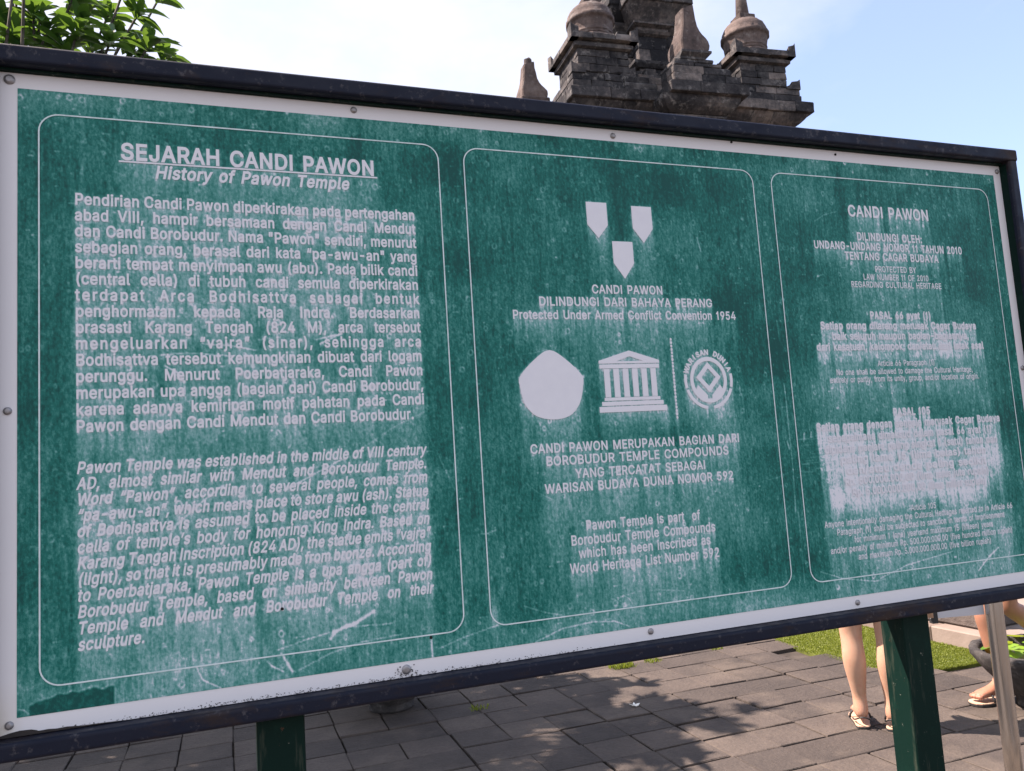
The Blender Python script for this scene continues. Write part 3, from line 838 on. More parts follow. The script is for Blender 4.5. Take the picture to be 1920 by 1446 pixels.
def bar(name, axis, a, b, c0, c1, y0=-.032, y1=.068, r=.007):
    # rounded rectangular tube; axis 'x': from x=a to b, z in c0..c1 ; axis 'z': from z=a to b, x in c0..c1
    pr = []
    for cx, cy, s in ((c1 - r, y1 - r, 0), (c0 + r, y1 - r, 1), (c0 + r, y0 + r, 2), (c1 - r, y0 + r, 3)):
        for k in range(5):
            t = math.pi / 2 * (s + k / 4); pr.append((cx + r * math.cos(t), cy + r * math.sin(t)))
    m = MB(); n_ = 40; rs = []
    for k in range(n_ + 1):
        t = a + (b - a) * k / n_
        rs.append([(t, p[1], p[0]) if axis == 'x' else (p[0], p[1], t) for p in pr])
    m.rings(rs)
    o = m.build(name, M['frame'], board, smooth=False); return o
bar('frame_bar', 'x', -.070, 2.467, 2.192, 2.227)
bar('frame_bar', 'x', -.070, 2.467, .998, 1.0285)
bar('frame_bar', 'z', 1.0290, 2.1915, 2.4345, 2.4665)
bar('frame_bar', 'z', 1.0290, 2.1915, -.070, -.0305)
for x0 in (.379, 1.903):
    m = MB(); m.box(x0, x0 + .085, .006, .080, -.05, .9975, .0025); m.build('post', M['post'], board)

# outlines of the three fields
def outline(x0, x1, z0, z1, r=.033, w=.0026):
    def rr(x0, x1, z0, z1, r):
        P = []
        for cx, cz, s in ((x1 - r, z1 - r, 0), (x0 + r, z1 - r, 1), (x0 + r, z0 + r, 2), (x1 - r, z0 + r, 3)):
            for k in range(9):
                t = math.pi / 2 * (s + k / 8); P.append((cx + r * math.cos(t), cz + r * math.sin(t)))
        return P
    a, b = rr(x0 - w / 2, x1 + w / 2, z0 - w / 2, z1 + w / 2, r + w / 2), rr(x0 + w / 2, x1 - w / 2, z0 + w / 2, z1 - w / 2, r - w / 2)
    m = MB(); n_ = len(a)
    m.add([(p[0], -.0011, p[1]) for p in a] + [(p[0], -.0011, p[1]) for p in b], [(i, (i + 1) % n_, n_ + (i + 1) % n_, n_ + i) for i in range(n_)])
    o = m.build('border_line', M['line'], board, fix=False)
    if o.data.polygons[0].normal.y > 0: o.data.flip_normals()
for a, b in ((.0349, .7788), (.8354, 1.5804), (1.6354, 2.3718)): outline(a, b, 1.1039, 2.1137)

S1 = ['Pendirian Candi Pawon diperkirakan pada pertengahan', 'abad VIII, hampir bersamaan dengan Candi Mendut', 'dan Candi Borobudur. Nama "Pawon" sendiri, menurut',
      'sebagian orang, berasal dari kata “pa-awu-an" yang', 'berarti tempat menyimpan awu (abu). Pada bilik candi', '(central cella) di tubuh candi semula diperkirakan',
      'terdapat Arca Bodhisattva sebagai bentuk', 'penghormatan kepada Raja Indra. Berdasarkan', 'prasasti Karang Tengah (824 M), arca tersebut',
      'mengeluarkan “vajra” (sinar), sehingga arca', 'Bodhisattva tersebut kemungkinan dibuat dari logam', 'perunggu. Menurut Poerbatjaraka, Candi Pawon',
      'merupakan upa angga (bagian dari) Candi Borobudur,', 'karena adanya kemiripan motif pahatan pada Candi', 'Pawon dengan Candi Mendut dan Candi Borobudur.']
S2 = ['Pawon Temple was established in the middle of VIII century', 'AD, almost similar with Mendut and Borobudur Temple.', 'Word “Pawon”, according to several people, comes from',
      '“pa-awu-an”, which means place to store awu (ash). Statue', 'of Bodhisattva is assumed to be placed inside the central', 'cella of temple’s body for honoring King Indra. Based on',
      'Karang Tengah Inscription (824 AD), the statue emits “vajra”', '(light), so that it is presumably made from bronze. According', 'to Poerbatjaraka, Pawon Temple is a upa angga (part of)',
      'Borobudur Temple, based on similarity between Pawon', 'Temple and Mendut and Borobudur Temple on their', 'sculpture.']
p = Print(); p.fit(  'SEJARAH CANDI PAWON', .1679, .6431, 2.0377, .0305, .024)
p.poly([[(.1650, 2.0318), (.6464, 2.0318), (.6464, 2.0349), (.1650, 2.0349)]])
p.build('title_text', M['vinyl'], board)
p = Print(); p.fit('History of Pawon Temple', .2255, .5884, 2.0047, .0235, .026, .21); p.build('subtitle_text', M['vinyl'], board)
p = Print()
xs1 = (.7215 - .0915) / (p.width(S1[0], .022) * .0206 / _capH - 5 * .10 * .0206 / _capH)
for k, t in enumerate(S1):
    ls = {6: .075, 9: .06}.get(k, 0)
    p.justify(t, .0915, .7220, 1.9467 - k * .02964, .0206, xs1, .022, 0, ls, k == 14)
p.build('paragraph_text', M['vinyl'], board)
p = Print()
xs2 = (.7222 - .0910) / (p.width(S2[0], .022) * .0200 / _capH - 9 * .08 * .02 / _capH)
for k, t in enumerate(S2): p.justify(t, .0915, .7190, 1.4589 - k * .02748, .0200, xs2, .022, .21, 0, k == 11)
p.build('paragraph_text', M['vinyl'], board)
p = Print()
for t, a, b, z in (('CANDI PAWON', 1.117, 1.2999, 1.7972), ('DILINDUNGI DARI BAHAYA PERANG', .987, 1.4312, 1.7683), ('Protected Under Armed Conflict Convention 1954', .9242, 1.4938, 1.7383)):
    p.fit(t, a, b, z, .0191, .018)
p.build('protection_text', M['vinyl'], board)
p = Print()
for t, a, b, z in (('CANDI PAWON MERUPAKAN BAGIAN DARI', .9443, 1.4718, 1.4474), ('BOROBUDUR TEMPLE COMPOUNDS', .9785, 1.4391, 1.42), ('YANG TERCATAT SEBAGAI', 1.0446, 1.3732, 1.3901), ('WARISAN BUDAYA DUNIA NOMOR 592', .9719, 1.4465, 1.3616)):
    p.fit(t, a, b, z, .0192, .018)
p.build('heritage_text', M['vinyl'], board)
p = Print()
for t, a, b, z in (('Pawon Temple is part  of', 1.0607, 1.3465, 1.2775), ('Borobudur Temple Compounds', 1.0232, 1.3845, 1.2482), ('which has been inscribed as', 1.0392, 1.3686, 1.2201), ('World Heritage List Number 592', 1.0168, 1.3897, 1.19)):
    p.fit(t, a, b, z, .0205, .014)
p.build('heritage_text', M['vinyl'], board)
p = Print(); p.fit('CANDI PAWON', 1.8676, 2.1441, 2.0128, .0290, .02); p.build('title_text', M['vinyl'], board)
p = Print()
for t, a, b, z, c in (('DILINDUNGI OLEH:', 1.8881, 2.1103, 1.9497, .0200), ('UNDANG-UNDANG NOMOR 11 TAHUN 2010', 1.7471, 2.2494, 1.9233, .0195), ('TENTANG CAGAR BUDAYA', 1.8417, 2.1602, 1.8973, .0195)): p.fit(t, a, b, z, c, .022)
p.build('law_text', M['vinyl'], board); p = Print()
for t, a, b, z in (('PROTECTED BY', 1.9357, 2.0762, 1.8663), ('LAW NUMBER 11 OF 2010', 1.8946, 2.1165, 1.8449), ('REGARDING CULTURAL HERITAGE', 1.8522, 2.1591, 1.8245)): p.fit(t, a, b, z, .0152, .010)
p.build('law_text', M['vinyl'], board)
p = Print()
for t, a, b, z in (('PASAL 66 ayat (1)', 1.9023, 2.1095, 1.7425), ('Setiap orang dilarang merusak Cagar Budaya', 1.7411, 2.2662, 1.7153), ('baik seluruh maupun bagian-bagiannya,', 1.7739, 2.2358, 1.6885), ('dari kesatuan, kelompok, dan/atau dari letak asal', 1.7227, 2.285, 1.6614)): p.fit(t, a, b, z, .0182, .024)
p.build('article_text', M['vinyl'], board); p = Print()
for t, a, b, z in (('Article 66 Paragraph (1)', 1.9101, 2.1027, 1.6194), ('No one shall be allowed to damage the Cultural Heritage,', 1.7749, 2.2342, 1.5986), ('entirely or partly, from its unity, group, and/or location of origin.', 1.7536, 2.2542, 1.5796)): p.fit(t, a, b, z, .0142, .010)
p.build('article_text', M['vinyl'], board)
p = Print()
for t, a, b, z in (('PASAL 105', 1.9418, 2.0679, 1.4911), ('Setiap orang dengan sengaja merusak Cagar Budaya', 1.6961, 2.3106, 1.4625), ('sebagaimana dimaksud dalam pasal 66 ayat (1)', 1.7291, 2.2761, 1.4343), ('dipidana penjara paling singkat 1 (satu) tahun dan', 1.7145, 2.2919, 1.4071), ('paling lama 15 (lima belas) tahun', 1.7604, 2.2463, 1.380), ('dan/atau denda paling sedikit', 1.7744, 2.2436, 1.3523), ('Rp. 500.000.000,00 (lima ratus juta rupiah)', 1.7656, 2.2481, 1.326), ('Rp. 5.000.000.000,00 (lima miliar rupiah)', 1.7853, 2.2332, 1.299)): p.fit(t, a, b, z, .0182, .026)
p.build('article_text', M['vinyl'], board); p = Print()
for t, a, b, z in (('Article 105', 1.9647, 2.0494, 1.249), ('Anyone intentionally damaging the Cultural Heritages referred to in Article 66', 1.6905, 2.3157, 1.2287), ('Paragraph (1) shall be subjected to sanction in terms of imprisonment', 1.7248, 2.2824, 1.2075), ('for minimum 1 (one) year and maximum 15 (fifteen) years', 1.7753, 2.2376, 1.1864), ('and/or penalty of minimum Rp. 500.000.000,00 (five hundred million rupiah)', 1.7007, 2.3047, 1.1654), ('and maximum Rp. 5.000.000.000,00 (five billion rupiah)', 1.7823, 2.2241, 1.1443)): p.fit(t, a, b, z, .0145, .009)
p.build('article_text', M['vinyl'], board)

# emblems
for K in ([(1.1185, 2.0088), (1.1701, 2.0088), (1.1701, 1.9560), (1.1445, 1.9250), (1.1185, 1.9560)], [(1.2339, 2.0050), (1.2860, 2.0050), (1.2860, 1.9520), (1.2600, 1.9180), (1.2339, 1.9520)], [(1.1776, 1.9192), (1.2297, 1.9192), (1.2297, 1.8685), (1.2035, 1.8320), (1.1776, 1.8685)]):
    p = Print(); p.poly([K]); p.build('kite_mark', M['vinyl'], board)
def smooth_poly(P, n=4):
    out = []; N = len(P); P = [np.array(q) for q in P]
    for i in range(N):
        p0, p1, p2, p3 = P[i - 1], P[i], P[(i + 1) % N], P[(i + 2) % N]
        for k in range(n):
            t = k / n; out.append(tuple(.5 * (2 * p1 + (p2 - p0) * t + (2 * p0 - 5 * p1 + 4 * p2 - p3) * t * t + (3 * p1 - p0 - 3 * p2 + p3) * t ** 3)))
    return out
p = Print()
sh = [(1.0045, 1.6695), (.9690, 1.6500), (.9320, 1.6130), (.9310, 1.5900), (.9345, 1.5680), (.9430, 1.5470), (.9650, 1.5265), (1.0030, 1.5180), (1.0410, 1.5245), (1.0640, 1.5455), (1.0745, 1.5700), (1.0785, 1.5920), (1.0775, 1.6130), (1.0410, 1.6490)]
p.poly([smooth_poly(sh)]); shield = p.build('shield_emblem', M['vinyl'], board)
p = Print()
tx = 'TUT WURI HANDAYANI'
for k, ch in enumerate(tx):
    a = R(148 - 116 * k / (len(tx) - 1)); gs, adv = glyph(ch, .02); s_ = .0085 / _capH
    cx, cz = 1.0045 + .062 * math.cos(a), 1.5865 + .062 * math.sin(a); r0 = a - math.pi / 2
    p.tris(gs, lambda q: (cx + s_ * ((q[0] - adv / 2) * math.cos(r0) - q[1] * math.sin(r0)), cz + s_ * ((q[0] - adv / 2) * math.sin(r0) + q[1] * math.cos(r0))), -.0016, False)
n = NT('faint_print'); M['faint'] = n.fin(n.mix(n.step(n.noise(120, 4), .45, .62), (.70, .70, .73), (.56, .58, .62)), .6, 0, .25)
for sc_ in (.82,):
    Q = smooth_poly([(1.0045 + (a - 1.0045) * sc_, 1.590 + (b - 1.590) * sc_) for a, b in sh]); Q2 = [(1.0045 + (a - 1.0045) * .965, 1.590 + (b - 1.590) * .965) for a, b in Q]
    p.poly([Q, Q2[::-1]], -.0016, False)
for k in range(-4, 5):
    if k == 0: continue
    x_ = 1.0045 + k * .0085; h_ = .046 - abs(k) * .005
    p.poly([[(x_ - .0013, 1.562), (x_ + .0013, 1.562), (x_ + .0013 + k * .001, 1.562 + h_), (x_ - .0013 + k * .001, 1.562 + h_)]], -.0016, False)
for k in range(3): p.poly([[(.978 + k * .004, 1.553 - k * .006), (1.031 - k * .004, 1.553 - k * .006), (1.031 - k * .004, 1.5505 - k * .006), (.978 + k * .004, 1.5505 - k * .006)]], -.0016, False)
p.build('shield_lettering', M['faint'], shield)
p = Print()
p.poly([[(1.1205, 1.6440), (1.1984, 1.6665), (1.2735, 1.6440), (1.2735, 1.6375), (1.1205, 1.6375)], [(1.165, 1.6425), (1.232, 1.6425), (1.1984, 1.6535)]])
p.poly([[(1.1215, 1.6355), (1.2725, 1.6355), (1.2725, 1.6265), (1.1215, 1.6265)]])
for k in range(6):
    x = 1.1315 + k * .02350; p.poly([[(x, 1.6255), (x + .0140, 1.6255), (x + .0140, 1.5620), (x, 1.5620)]])
for a, b, z0, z1 in ((1.1285, 1.2690, 1.5540, 1.5610), (1.1215, 1.2765, 1.5430, 1.5520), (1.1145, 1.2845, 1.5285, 1.5410)): p.poly([[(a, z0), (b, z0), (b, z1), (a, z1)]])
p.build('temple_emblem', M['vinyl'], board)
p = Print()
for k in range(24):
    z = 1.6916 - k * (.1806 / 23); r_ = random.uniform(.0024, .0032)
    p.poly([[(1.309 + r_ * math.cos(t), z + r_ * 1.25 * math.sin(t)) for t in np.linspace(0, 6.2832, 9)[:-1]]])
p.build('dotted_line', M['vinyl'], board)
p = Print(); cx, cz = 1.4015, 1.5955
circ = lambda r, a0=0, a1=2 * math.pi, n_=48: [(cx + r * math.cos(a0 + (a1 - a0) * k / n_), cz + r * 1.08 * math.sin(a0 + (a1 - a0) * k / n_)) for k in range(n_)]
p.poly([circ(.0500), circ(.0410)[::-1]])
dq = lambda s: [(cx, cz + s * 1.06 + .006), (cx - s, cz + .006), (cx, cz - s * 1.06 + .006), (cx + s, cz + .006)]
p.poly([dq(.0335), dq(.0195)[::-1]], -.00125)
p.poly([[(cx - .030, cz - .012), (cx - .006, cz - .036), (cx - .006, cz - .047), (cx - .040, cz - .030)]], -.00128); p.poly([[(cx + .030, cz - .012), (cx + .006, cz - .036), (cx + .006, cz - .047), (cx + .040, cz - .030)]], -.00128)
for a0, a1 in ((200, 262), (278, 340), (168, 196), (-16, 12)):
    A0, A1 = R(a0), R(a1); arc = [A0 + (A1 - A0) * k / 14 for k in range(15)]
    p.poly([[(cx + .0660 * math.cos(t), cz + .0690 * math.sin(t)) for t in arc] + [(cx + .0585 * math.cos(t), cz + .0615 * math.sin(t)) for t in arc[::-1]]])
tx = 'WARISAN DUNIA'
for k, ch in enumerate(tx):
    a = R(158 - 136 * k / (len(tx) - 1)); gs, adv = glyph(ch, .04); s_ = .0115 / _capH
    px, pz = cx + .0560 * math.cos(a), cz + .0590 * math.sin(a); r0 = a - math.pi / 2
    p.tris(gs, lambda q: (px + s_ * ((q[0] - adv / 2) * math.cos(r0) - q[1] * math.sin(r0)), pz + s_ * ((q[0] - adv / 2) * math.sin(r0) + q[1] * math.cos(r0))))
p.build('ring_emblem', M['vinyl'], board)
bpy.data.objects.remove(_to)

# ---- green film with its wear (a value per point: bleached streaks below the print, blotches, drips, scratches)
GX0, GX1, GZ0, GZ1 = .0012, 2.4065, 1.0600, 2.1585
NX, NZ = 1320, 604
SSX, SSZ = NX * 2, NZ * 2
mask = np.zeros((SSZ, SSX), np.float32)
sx, sz = SSX / (GX1 - GX0), SSZ / (GZ1 - GZ0)
for tri in TRIS:
    P = np.array([[(q[0] - GX0) * sx, (GZ1 - q[1]) * sz] for q in tri])
    x0, y0 = np.floor(P.min(0)).astype(int); x1, y1 = np.ceil(P.max(0)).astype(int)
    x0, y0 = max(x0, 0), max(y0, 0); x1, y1 = min(x1, SSX - 1), min(y1, SSZ - 1)
    if x1 < x0 or y1 < y0: continue
    X, Y = np.meshgrid(np.arange(x0, x1 + 1) + .5, np.arange(y0, y1 + 1) + .5)
    (ax, ay), (bx, by), (cx_, cy_) = P
    d = (by - cy_) * (ax - cx_) + (cx_ - bx) * (ay - cy_)
    if abs(d) < 1e-9: continue
    l1 = ((by - cy_) * (X - cx_) + (cx_ - bx) * (Y - cy_)) / d; l2 = ((cy_ - ay) * (X - cx_) + (ax - cx_) * (Y - cy_)) / d
    mask[y0:y1 + 1, x0:x1 + 1] = np.maximum(mask[y0:y1 + 1, x0:x1 + 1], (l1 >= -.02) & (l2 >= -.02) & (l1 + l2 <= 1.02))
mask = mask.reshape(NZ, 2, NX, 2).mean((1, 3))
dz = (GZ1 - GZ0) / NZ; dx = (GX1 - GX0) / NX
xx = GX0 + (np.arange(NX) + .5) * dx; zz = GZ1 - (np.arange(NZ) + .5) * dz
def blur1(a, k, axis):
    if k < 1: return a
    ker = np.hanning(2 * k + 3)[1:-1]; ker /= ker.sum()
    pad = [(0, 0)] * a.ndim; pad[axis] = (k, k); b = np.pad(a, pad, mode='edge')
    return np.apply_along_axis(lambda v: np.convolve(v, ker, 'valid'), axis, b)
def fnoise(kx, kz):
    a = rng.standard_normal((NZ // max(1, kz // 2) + 3, NX // max(1, kx // 2) + 3))
    zi = np.linspace(0, a.shape[0] - 1.001, NZ); xi = np.linspace(0, a.shape[1] - 1.001, NX)
    z0, x0 = zi.astype(int), xi.astype(int); fz, fx = (zi - z0)[:, None], (xi - x0)[None]
    fz = fz * fz * (3 - 2 * fz); fx = fx * fx * (3 - 2 * fx)
    r = (a[z0][:, x0] * (1 - fz) * (1 - fx) + a[z0 + 1][:, x0] * fz * (1 - fx) + a[z0][:, x0 + 1] * (1 - fz) * fx + a[z0 + 1][:, x0 + 1] * fz * fx)
    return (r / r.std()).astype(np.float32)
colvar = np.clip(1 + .20 * blur1(rng.standard_normal(NX), 2, 0) * 1.6 + .25 * blur1(rng.standard_normal(NX), 9, 0) * 3, .35, 2.0)
X2, Z2 = np.meshgrid(xx, zz)
def sst(v, a, b): t = np.clip((v - a) / (b - a), 0, 1); return t * t * (3 - 2 * t)
# how far and how strongly print bleeds down
law = sst(X2, 1.60, 1.66) * sst(2.36 - X2, 0, .05)
p105 = law * sst(Z2, 1.275, 1.285) * sst(1.515 - Z2, 0, .01)
p66 = law * sst(Z2, 1.645, 1.655) * sst(1.765 - Z2, 0, .008)
mid = sst(X2, .83, .85) * sst(1.59 - X2, 0, .02)
L = .030 + .020 * mid + .020 * law + .035 * p66 + .08 * p105
amp = .36 + .05 * mid + .12 * law + .16 * p66 + .26 * p105
sho = np.zeros_like(mask); runs = np.zeros(NX); near = np.zeros_like(mask); far = np.zeros_like(mask)
run = np.zeros(NX); runf = np.zeros(NX)
for r in range(NZ):
    run = np.maximum(mask[r] * amp[r], run * np.exp(-dz / (L[r] * colvar)))
    runf = np.maximum(mask[r] * .32, runf * np.exp(-dz / (.11 * colvar)))
    runs = np.maximum(mask[r] * .80, runs * np.exp(-dz / (.0065 * colvar)))
    near[r] = run; far[r] = runf; sho[r] = runs
far = blur1(blur1(far, 5, 1), 3, 0); near = .55 * near + .45 * blur1(blur1(near, 1, 1), 2, 0)
W = .205 + np.maximum(near, far * .9) + .15 * np.minimum(near, far)
halo = blur1(blur1(mask, 3, 0), 3, 1)
W = np.maximum(W, .16 + (.72 - .22 * law) * sho); W += .10 * halo
cap = .70 + .13 * p105 - .02 * p66 - .20 * law * (sst(Z2, 1.12, 1.13) * sst(1.265 - Z2, 0, .015) + sst(Z2, 1.565, 1.575) * sst(1.64 - Z2, 0, .01))
W = np.minimum(W, cap + (1 - cap) * mask)
# inside text blocks the whole ground is a little bleached
blk = lambda x0, x1, z0, z1, f: sst(X2, x0 - .008, x0 + .008) * sst(x1 - X2, -.012, .012) * sst(Z2, z0 - f, z0) * sst(z1 - Z2, -.012, .012)
W += .10 * blk(.090, .728, 1.115, 1.955, .03) + .06 * blk(1.70, 2.30, 1.12, 1.80, .05) + .05 * blk(.97, 1.45, 1.11, 1.78, .05)
W += .05 * sst(1.60 - Z2, 0, .35) + .18 * sst(1.150 - Z2, 0, .08) + .17 * sst(Z2, 2.085, 2.15) * (.75 + .3 * fnoise(120, 60)) - .05 * sst(.035 - X2, 0, .03)
W += .05 * fnoise(160, 130) + .035 * fnoise(50, 60) + .045 * fnoise(3, 22) + .028 * fnoise(9, 90) + .05 * fnoise(2, 3) + .05 * fnoise(5, 6)
# darker runs below the screws, clean strip beside print columns
for (sx_, wd, ln, am) in ((.6044, .022, .20, .24), (1.2021, .020, .34, .18), (1.8485, .014, .22, .22), (.93, .03, .6, .03), (1.53, .03, .6, .05), (.05, .02, .8, .07), (.81, .018, 1.0, .05), (1.61, .018, 1.0, .06), (2.345, .02, .9, .05)):
    t_ = (GZ1 - Z2) / ln
    W -= am * np.exp(-((X2 - sx_) / wd) ** 2) * np.clip(1 - t_ * .8, 0, 1)
# dried droplet rings and specks
for k in range(1300):
    cx_, cz_, r_ = rng.uniform(GX0, GX1), GZ0 + (GZ1 - GZ0) * (1 - rng.random() ** 1.6), rng.choice([rng.uniform(.0018, .0036), rng.uniform(.003, .0062)])
    i0, i1 = int((cx_ - r_ * 1.6 - GX0) / dx), int((cx_ + r_ * 1.6 - GX0) / dx) + 2; j0, j1 = int((GZ1 - cz_ - r_ * 2) / dz), int((GZ1 - cz_ + r_ * 2) / dz) + 2
    i0, j0 = max(i0, 0), max(j0, 0)
    d = np.hypot(X2[j0:j1, i0:i1] - cx_, (Z2[j0:j1, i0:i1] - cz_) / 1.25)
    W[j0:j1, i0:i1] += rng.uniform(.10, .36) * np.exp(-((d - r_ * .8) / .0013) ** 2)
for k in range(700):
    i, j = rng.integers(2, NX - 2), rng.integers(2, NZ - 3); W[j, i] += rng.uniform(.25, .7); W[j + 1, i] += .25
    if rng.random() < .25: W[j, i:i + rng.integers(2, 9)] += .3
SCR = [(4.5, [(.5159, 1.1214), (.5232, 1.1322), (.5473, 1.1409), (.5614, 1.1431), (.5997, 1.1622)]), (1.2, [(.5472, 1.1389), (.5954, 1.1368), (.6343, 1.135)]), (1.2, [(.4188, 1.1132), (.4762, 1.1266), (.5154, 1.1332)]), (1.2, [(.4552, 1.072), (.5138, 1.0945), (.5739, 1.1079), (.6519, 1.1123)]), (2.2, [(.4014, 1.0957), (.4086, 1.0862), (.4288, 1.0739)]), (3.5, [(.4261, 1.1065), (.4367, 1.086), (.4447, 1.0716)]), (3, [(.7107, 1.0969), (.7109, 1.0611)]), (1.5, [(.2796, 1.1038), (.2898, 1.0792), (.3189, 1.061)]), (1.5, [(.0026, 1.0733), (.0118, 1.0709), (.0211, 1.0608)]), (1.2, [(.7257, 1.0754), (.7771, 1.0903), (.8341, 1.1019), (.8549, 1.1056)]), (1.2, [(.9084, 1.136), (.9554, 1.1172), (.9938, 1.1067)]), (1.4, [(.9287, 1.0607), (.9918, 1.0803), (1.0589, 1.0853), (1.1132, 1.0801), (1.1467, 1.0653)]), (1, [(1.1368, 1.0711), (1.1182, 1.0977), (1.124, 1.1244), (1.1386, 1.1319), (1.1518, 1.1227), (1.1611, 1.1079)]), (1, [(1.1103, 1.126), (1.167, 1.1348), (1.2207, 1.1344), (1.2893, 1.1243)]), (1.2, [(1.6647, 1.1277), (1.7287, 1.1047), (1.8248, 1.0881), (1.8586, 1.0896)]), (1.2, [(1.8422, 1.0926), (1.9308, 1.116), (2.0868, 1.1354)]), (2.5, [(2.1681, 1.0785), (2.2114, 1.1111), (2.2472, 1.1298)]), (2.2, [(1.6143, 1.5806), (1.6151, 1.5611), (1.6158, 1.3743), (1.6111, 1.2733)]), (1.2, [(1.6112, 1.7384), (1.6144, 1.6855)]), (1.2, [(1.6188, 1.2727), (1.6167, 1.1066)]), (1, [(1.4796, 1.3429), (1.572, 1.358), (1.6235, 1.3738)]), (1, [(.7253, 1.5475), (.658, 1.5177), (.5603, 1.4592), (.4887, 1.4428)]), (1, [(.7229, 1.5041), (.7527, 1.4375), (.7803, 1.3709)]), (1.2, [(.55, 1.4577), (.468, 1.4186), (.4283, 1.4012)]), (1.2, [(.334, 1.4226), (.2966, 1.3959), (.2508, 1.3563), (.2371, 1.3337)]), (2, [(.5101, 1.6952), (.5602, 1.7068), (.5179, 1.6867)]), (1.5, [(.3029, 1.6882), (.3499, 1.6848), (.3977, 1.6751)]), (1.2, [(.2114, 1.6661), (.2748, 1.6713), (.3589, 1.6642)]), (2, [(.238, 1.6469), (.2559, 1.6366), (.2692, 1.6184), (.2704, 1.5886)]), (1, [(.8814, 1.6532), (.9671, 1.6637), (1.0051, 1.6715)]), (1, [(.9293, 1.388), (.9578, 1.3637), (.9932, 1.3465)]), (1.2, [(.8265, 1.2895), (.8404, 1.2904), (.8581, 1.2954)]), (3, [(1.6595, 1.4594), (1.6553, 1.4389)]), (2.5, [(1.6804, 1.4611), (1.6772, 1.4482)]), (2.5, [(1.6068, 1.4413), (1.6108, 1.4232)]), (2, [(1.4044, 1.9378), (1.4126, 1.9029)]), (1.5, [(1.7453, 1.8412), (1.7499, 1.8509), (1.7671, 1.8554)]), (1.2, [(1.7582, 1.9938), (1.7909, 2.0122), (1.8315, 2.0227)])]
for k in range(26):
    x_, z_ = 1.63 + rng.random() * .085, 1.36 + rng.random() * .09; SCR.append((.7, [(x_, z_), (x_ + rng.uniform(.015, .05), z_ + rng.uniform(-.004, .004))]))
for k in range(70):
    x_, z_ = rng.uniform(.05, 2.36), rng.uniform(1.08, 2.13); l_, a_ = rng.uniform(.004, .03), rng.uniform(0, 3.14); SCR.append((.6, [(x_, z_), (x_ + l_ * math.cos(a_), z_ + l_ * math.sin(a_))]))
for wd, pts in SCR:
    for (xa, za), (xb, zb) in zip(pts[:-1], pts[1:]):
        r_ = max(wd * .0007, .0007); i0, i1 = max(int((min(xa, xb) - .006 - GX0) / dx), 0), int((max(xa, xb) + .006 - GX0) / dx) + 2; j0, j1 = max(int((GZ1 - max(za, zb) - .006) / dz), 0), int((GZ1 - min(za, zb) + .006) / dz) + 2
        A, B = X2[j0:j1, i0:i1], Z2[j0:j1, i0:i1]; vx, vz = xb - xa, zb - za; tt = np.clip(((A - xa) * vx + (B - za) * vz) / max(vx * vx + vz * vz, 1e-12), 0, 1)
        d = np.hypot(A - xa - tt * vx, B - za - tt * vz); W[j0:j1, i0:i1] += (.50 if wd > 1 else .30) * np.exp(-(d / r_) ** 2)
# bleached smear at the left foot of the lower article, dark newer film patch at the lower left corner
W += .75 * np.exp(-(((X2 - 1.745) / .022) ** 2 + ((Z2 - 1.297) / .026) ** 2)) * (.7 + .3 * fnoise(3, 3))
W += .38 * np.exp(-(((X2 - .845) / .010) ** 2 + ((Z2 - 1.125) / .036) ** 2))
edge = 1.0905 - .006 * np.clip((.07 - xx) / .05, 0, 1) ** 1.2 * 2.4 + .0030 * blur1(rng.standard_normal(NX), 4, 0)
inn = ((X2 > .020) & (X2 < .1475) & (Z2 < edge[None])).astype(np.float32); inn = blur1(inn, 1, 0)
W = W * (1 - inn) + inn * (.03 + .06 * fnoise(6, 6) + .03 * fnoise(2, 3))
rim = np.exp(-((Z2 - edge[None] - .001) / .0016) ** 2) * ((X2 > .02) & (X2 < .147)); W += .25 * rim
W = np.clip(W, -.15, 1.1).astype(np.float32)

gx = np.linspace(GX0, GX1, NX + 1); gz = np.linspace(GZ1, GZ0, NZ + 1)
PX, PZ = np.meshgrid(gx, gz)
Wv = np.pad(W, 1, mode='edge'); Wv = (Wv[:-1, :-1] + Wv[1:, :-1] + Wv[:-1, 1:] + Wv[1:, 1:]) / 4
Wv = Wv + .55 * (Wv - (np.pad(Wv, 1, mode='edge')[:-2, 1:-1] + np.pad(Wv, 1, mode='edge')[2:, 1:-1] + np.pad(Wv, 1, mode='edge')[1:-1, :-2] + np.pad(Wv, 1, mode='edge')[1:-1, 2:]) / 4)
me = bpy.data.meshes.new('green_film')
nv = (NX + 1) * (NZ + 1); nf = NX * NZ
bl = world_loc[board.name]
co = np.stack([PX - bl.x, np.full_like(PX, 0.0) - bl.y, PZ - bl.z], -1).reshape(-1, 3).astype(np.float32)
ii = (np.arange(NZ)[:, None] * (NX + 1) + np.arange(NX)[None]).ravel()
quads = np.stack([ii, ii + NX + 1, ii + NX + 2, ii + 1], 1).astype(np.int32)
me.vertices.add(nv); me.vertices.foreach_set('co', co.ravel())
me.loops.add(nf * 4); me.loops.foreach_set('vertex_index', quads.ravel())
me.polygons.add(nf); me.polygons.foreach_set('loop_start', np.arange(nf, dtype=np.int32) * 4)
me.update(calc_edges=True)
at_ = me.attributes.new('wear', 'FLOAT', 'POINT'); at_.data.foreach_set('value', np.ascontiguousarray(Wv.ravel(), dtype=np.float32))
me.materials.append(M['film'])
film = bpy.data.objects.new('green_film', me); col.objects.link(film); film.parent = board
if me.polygons[0].normal.y > 0: me.flip_normals()

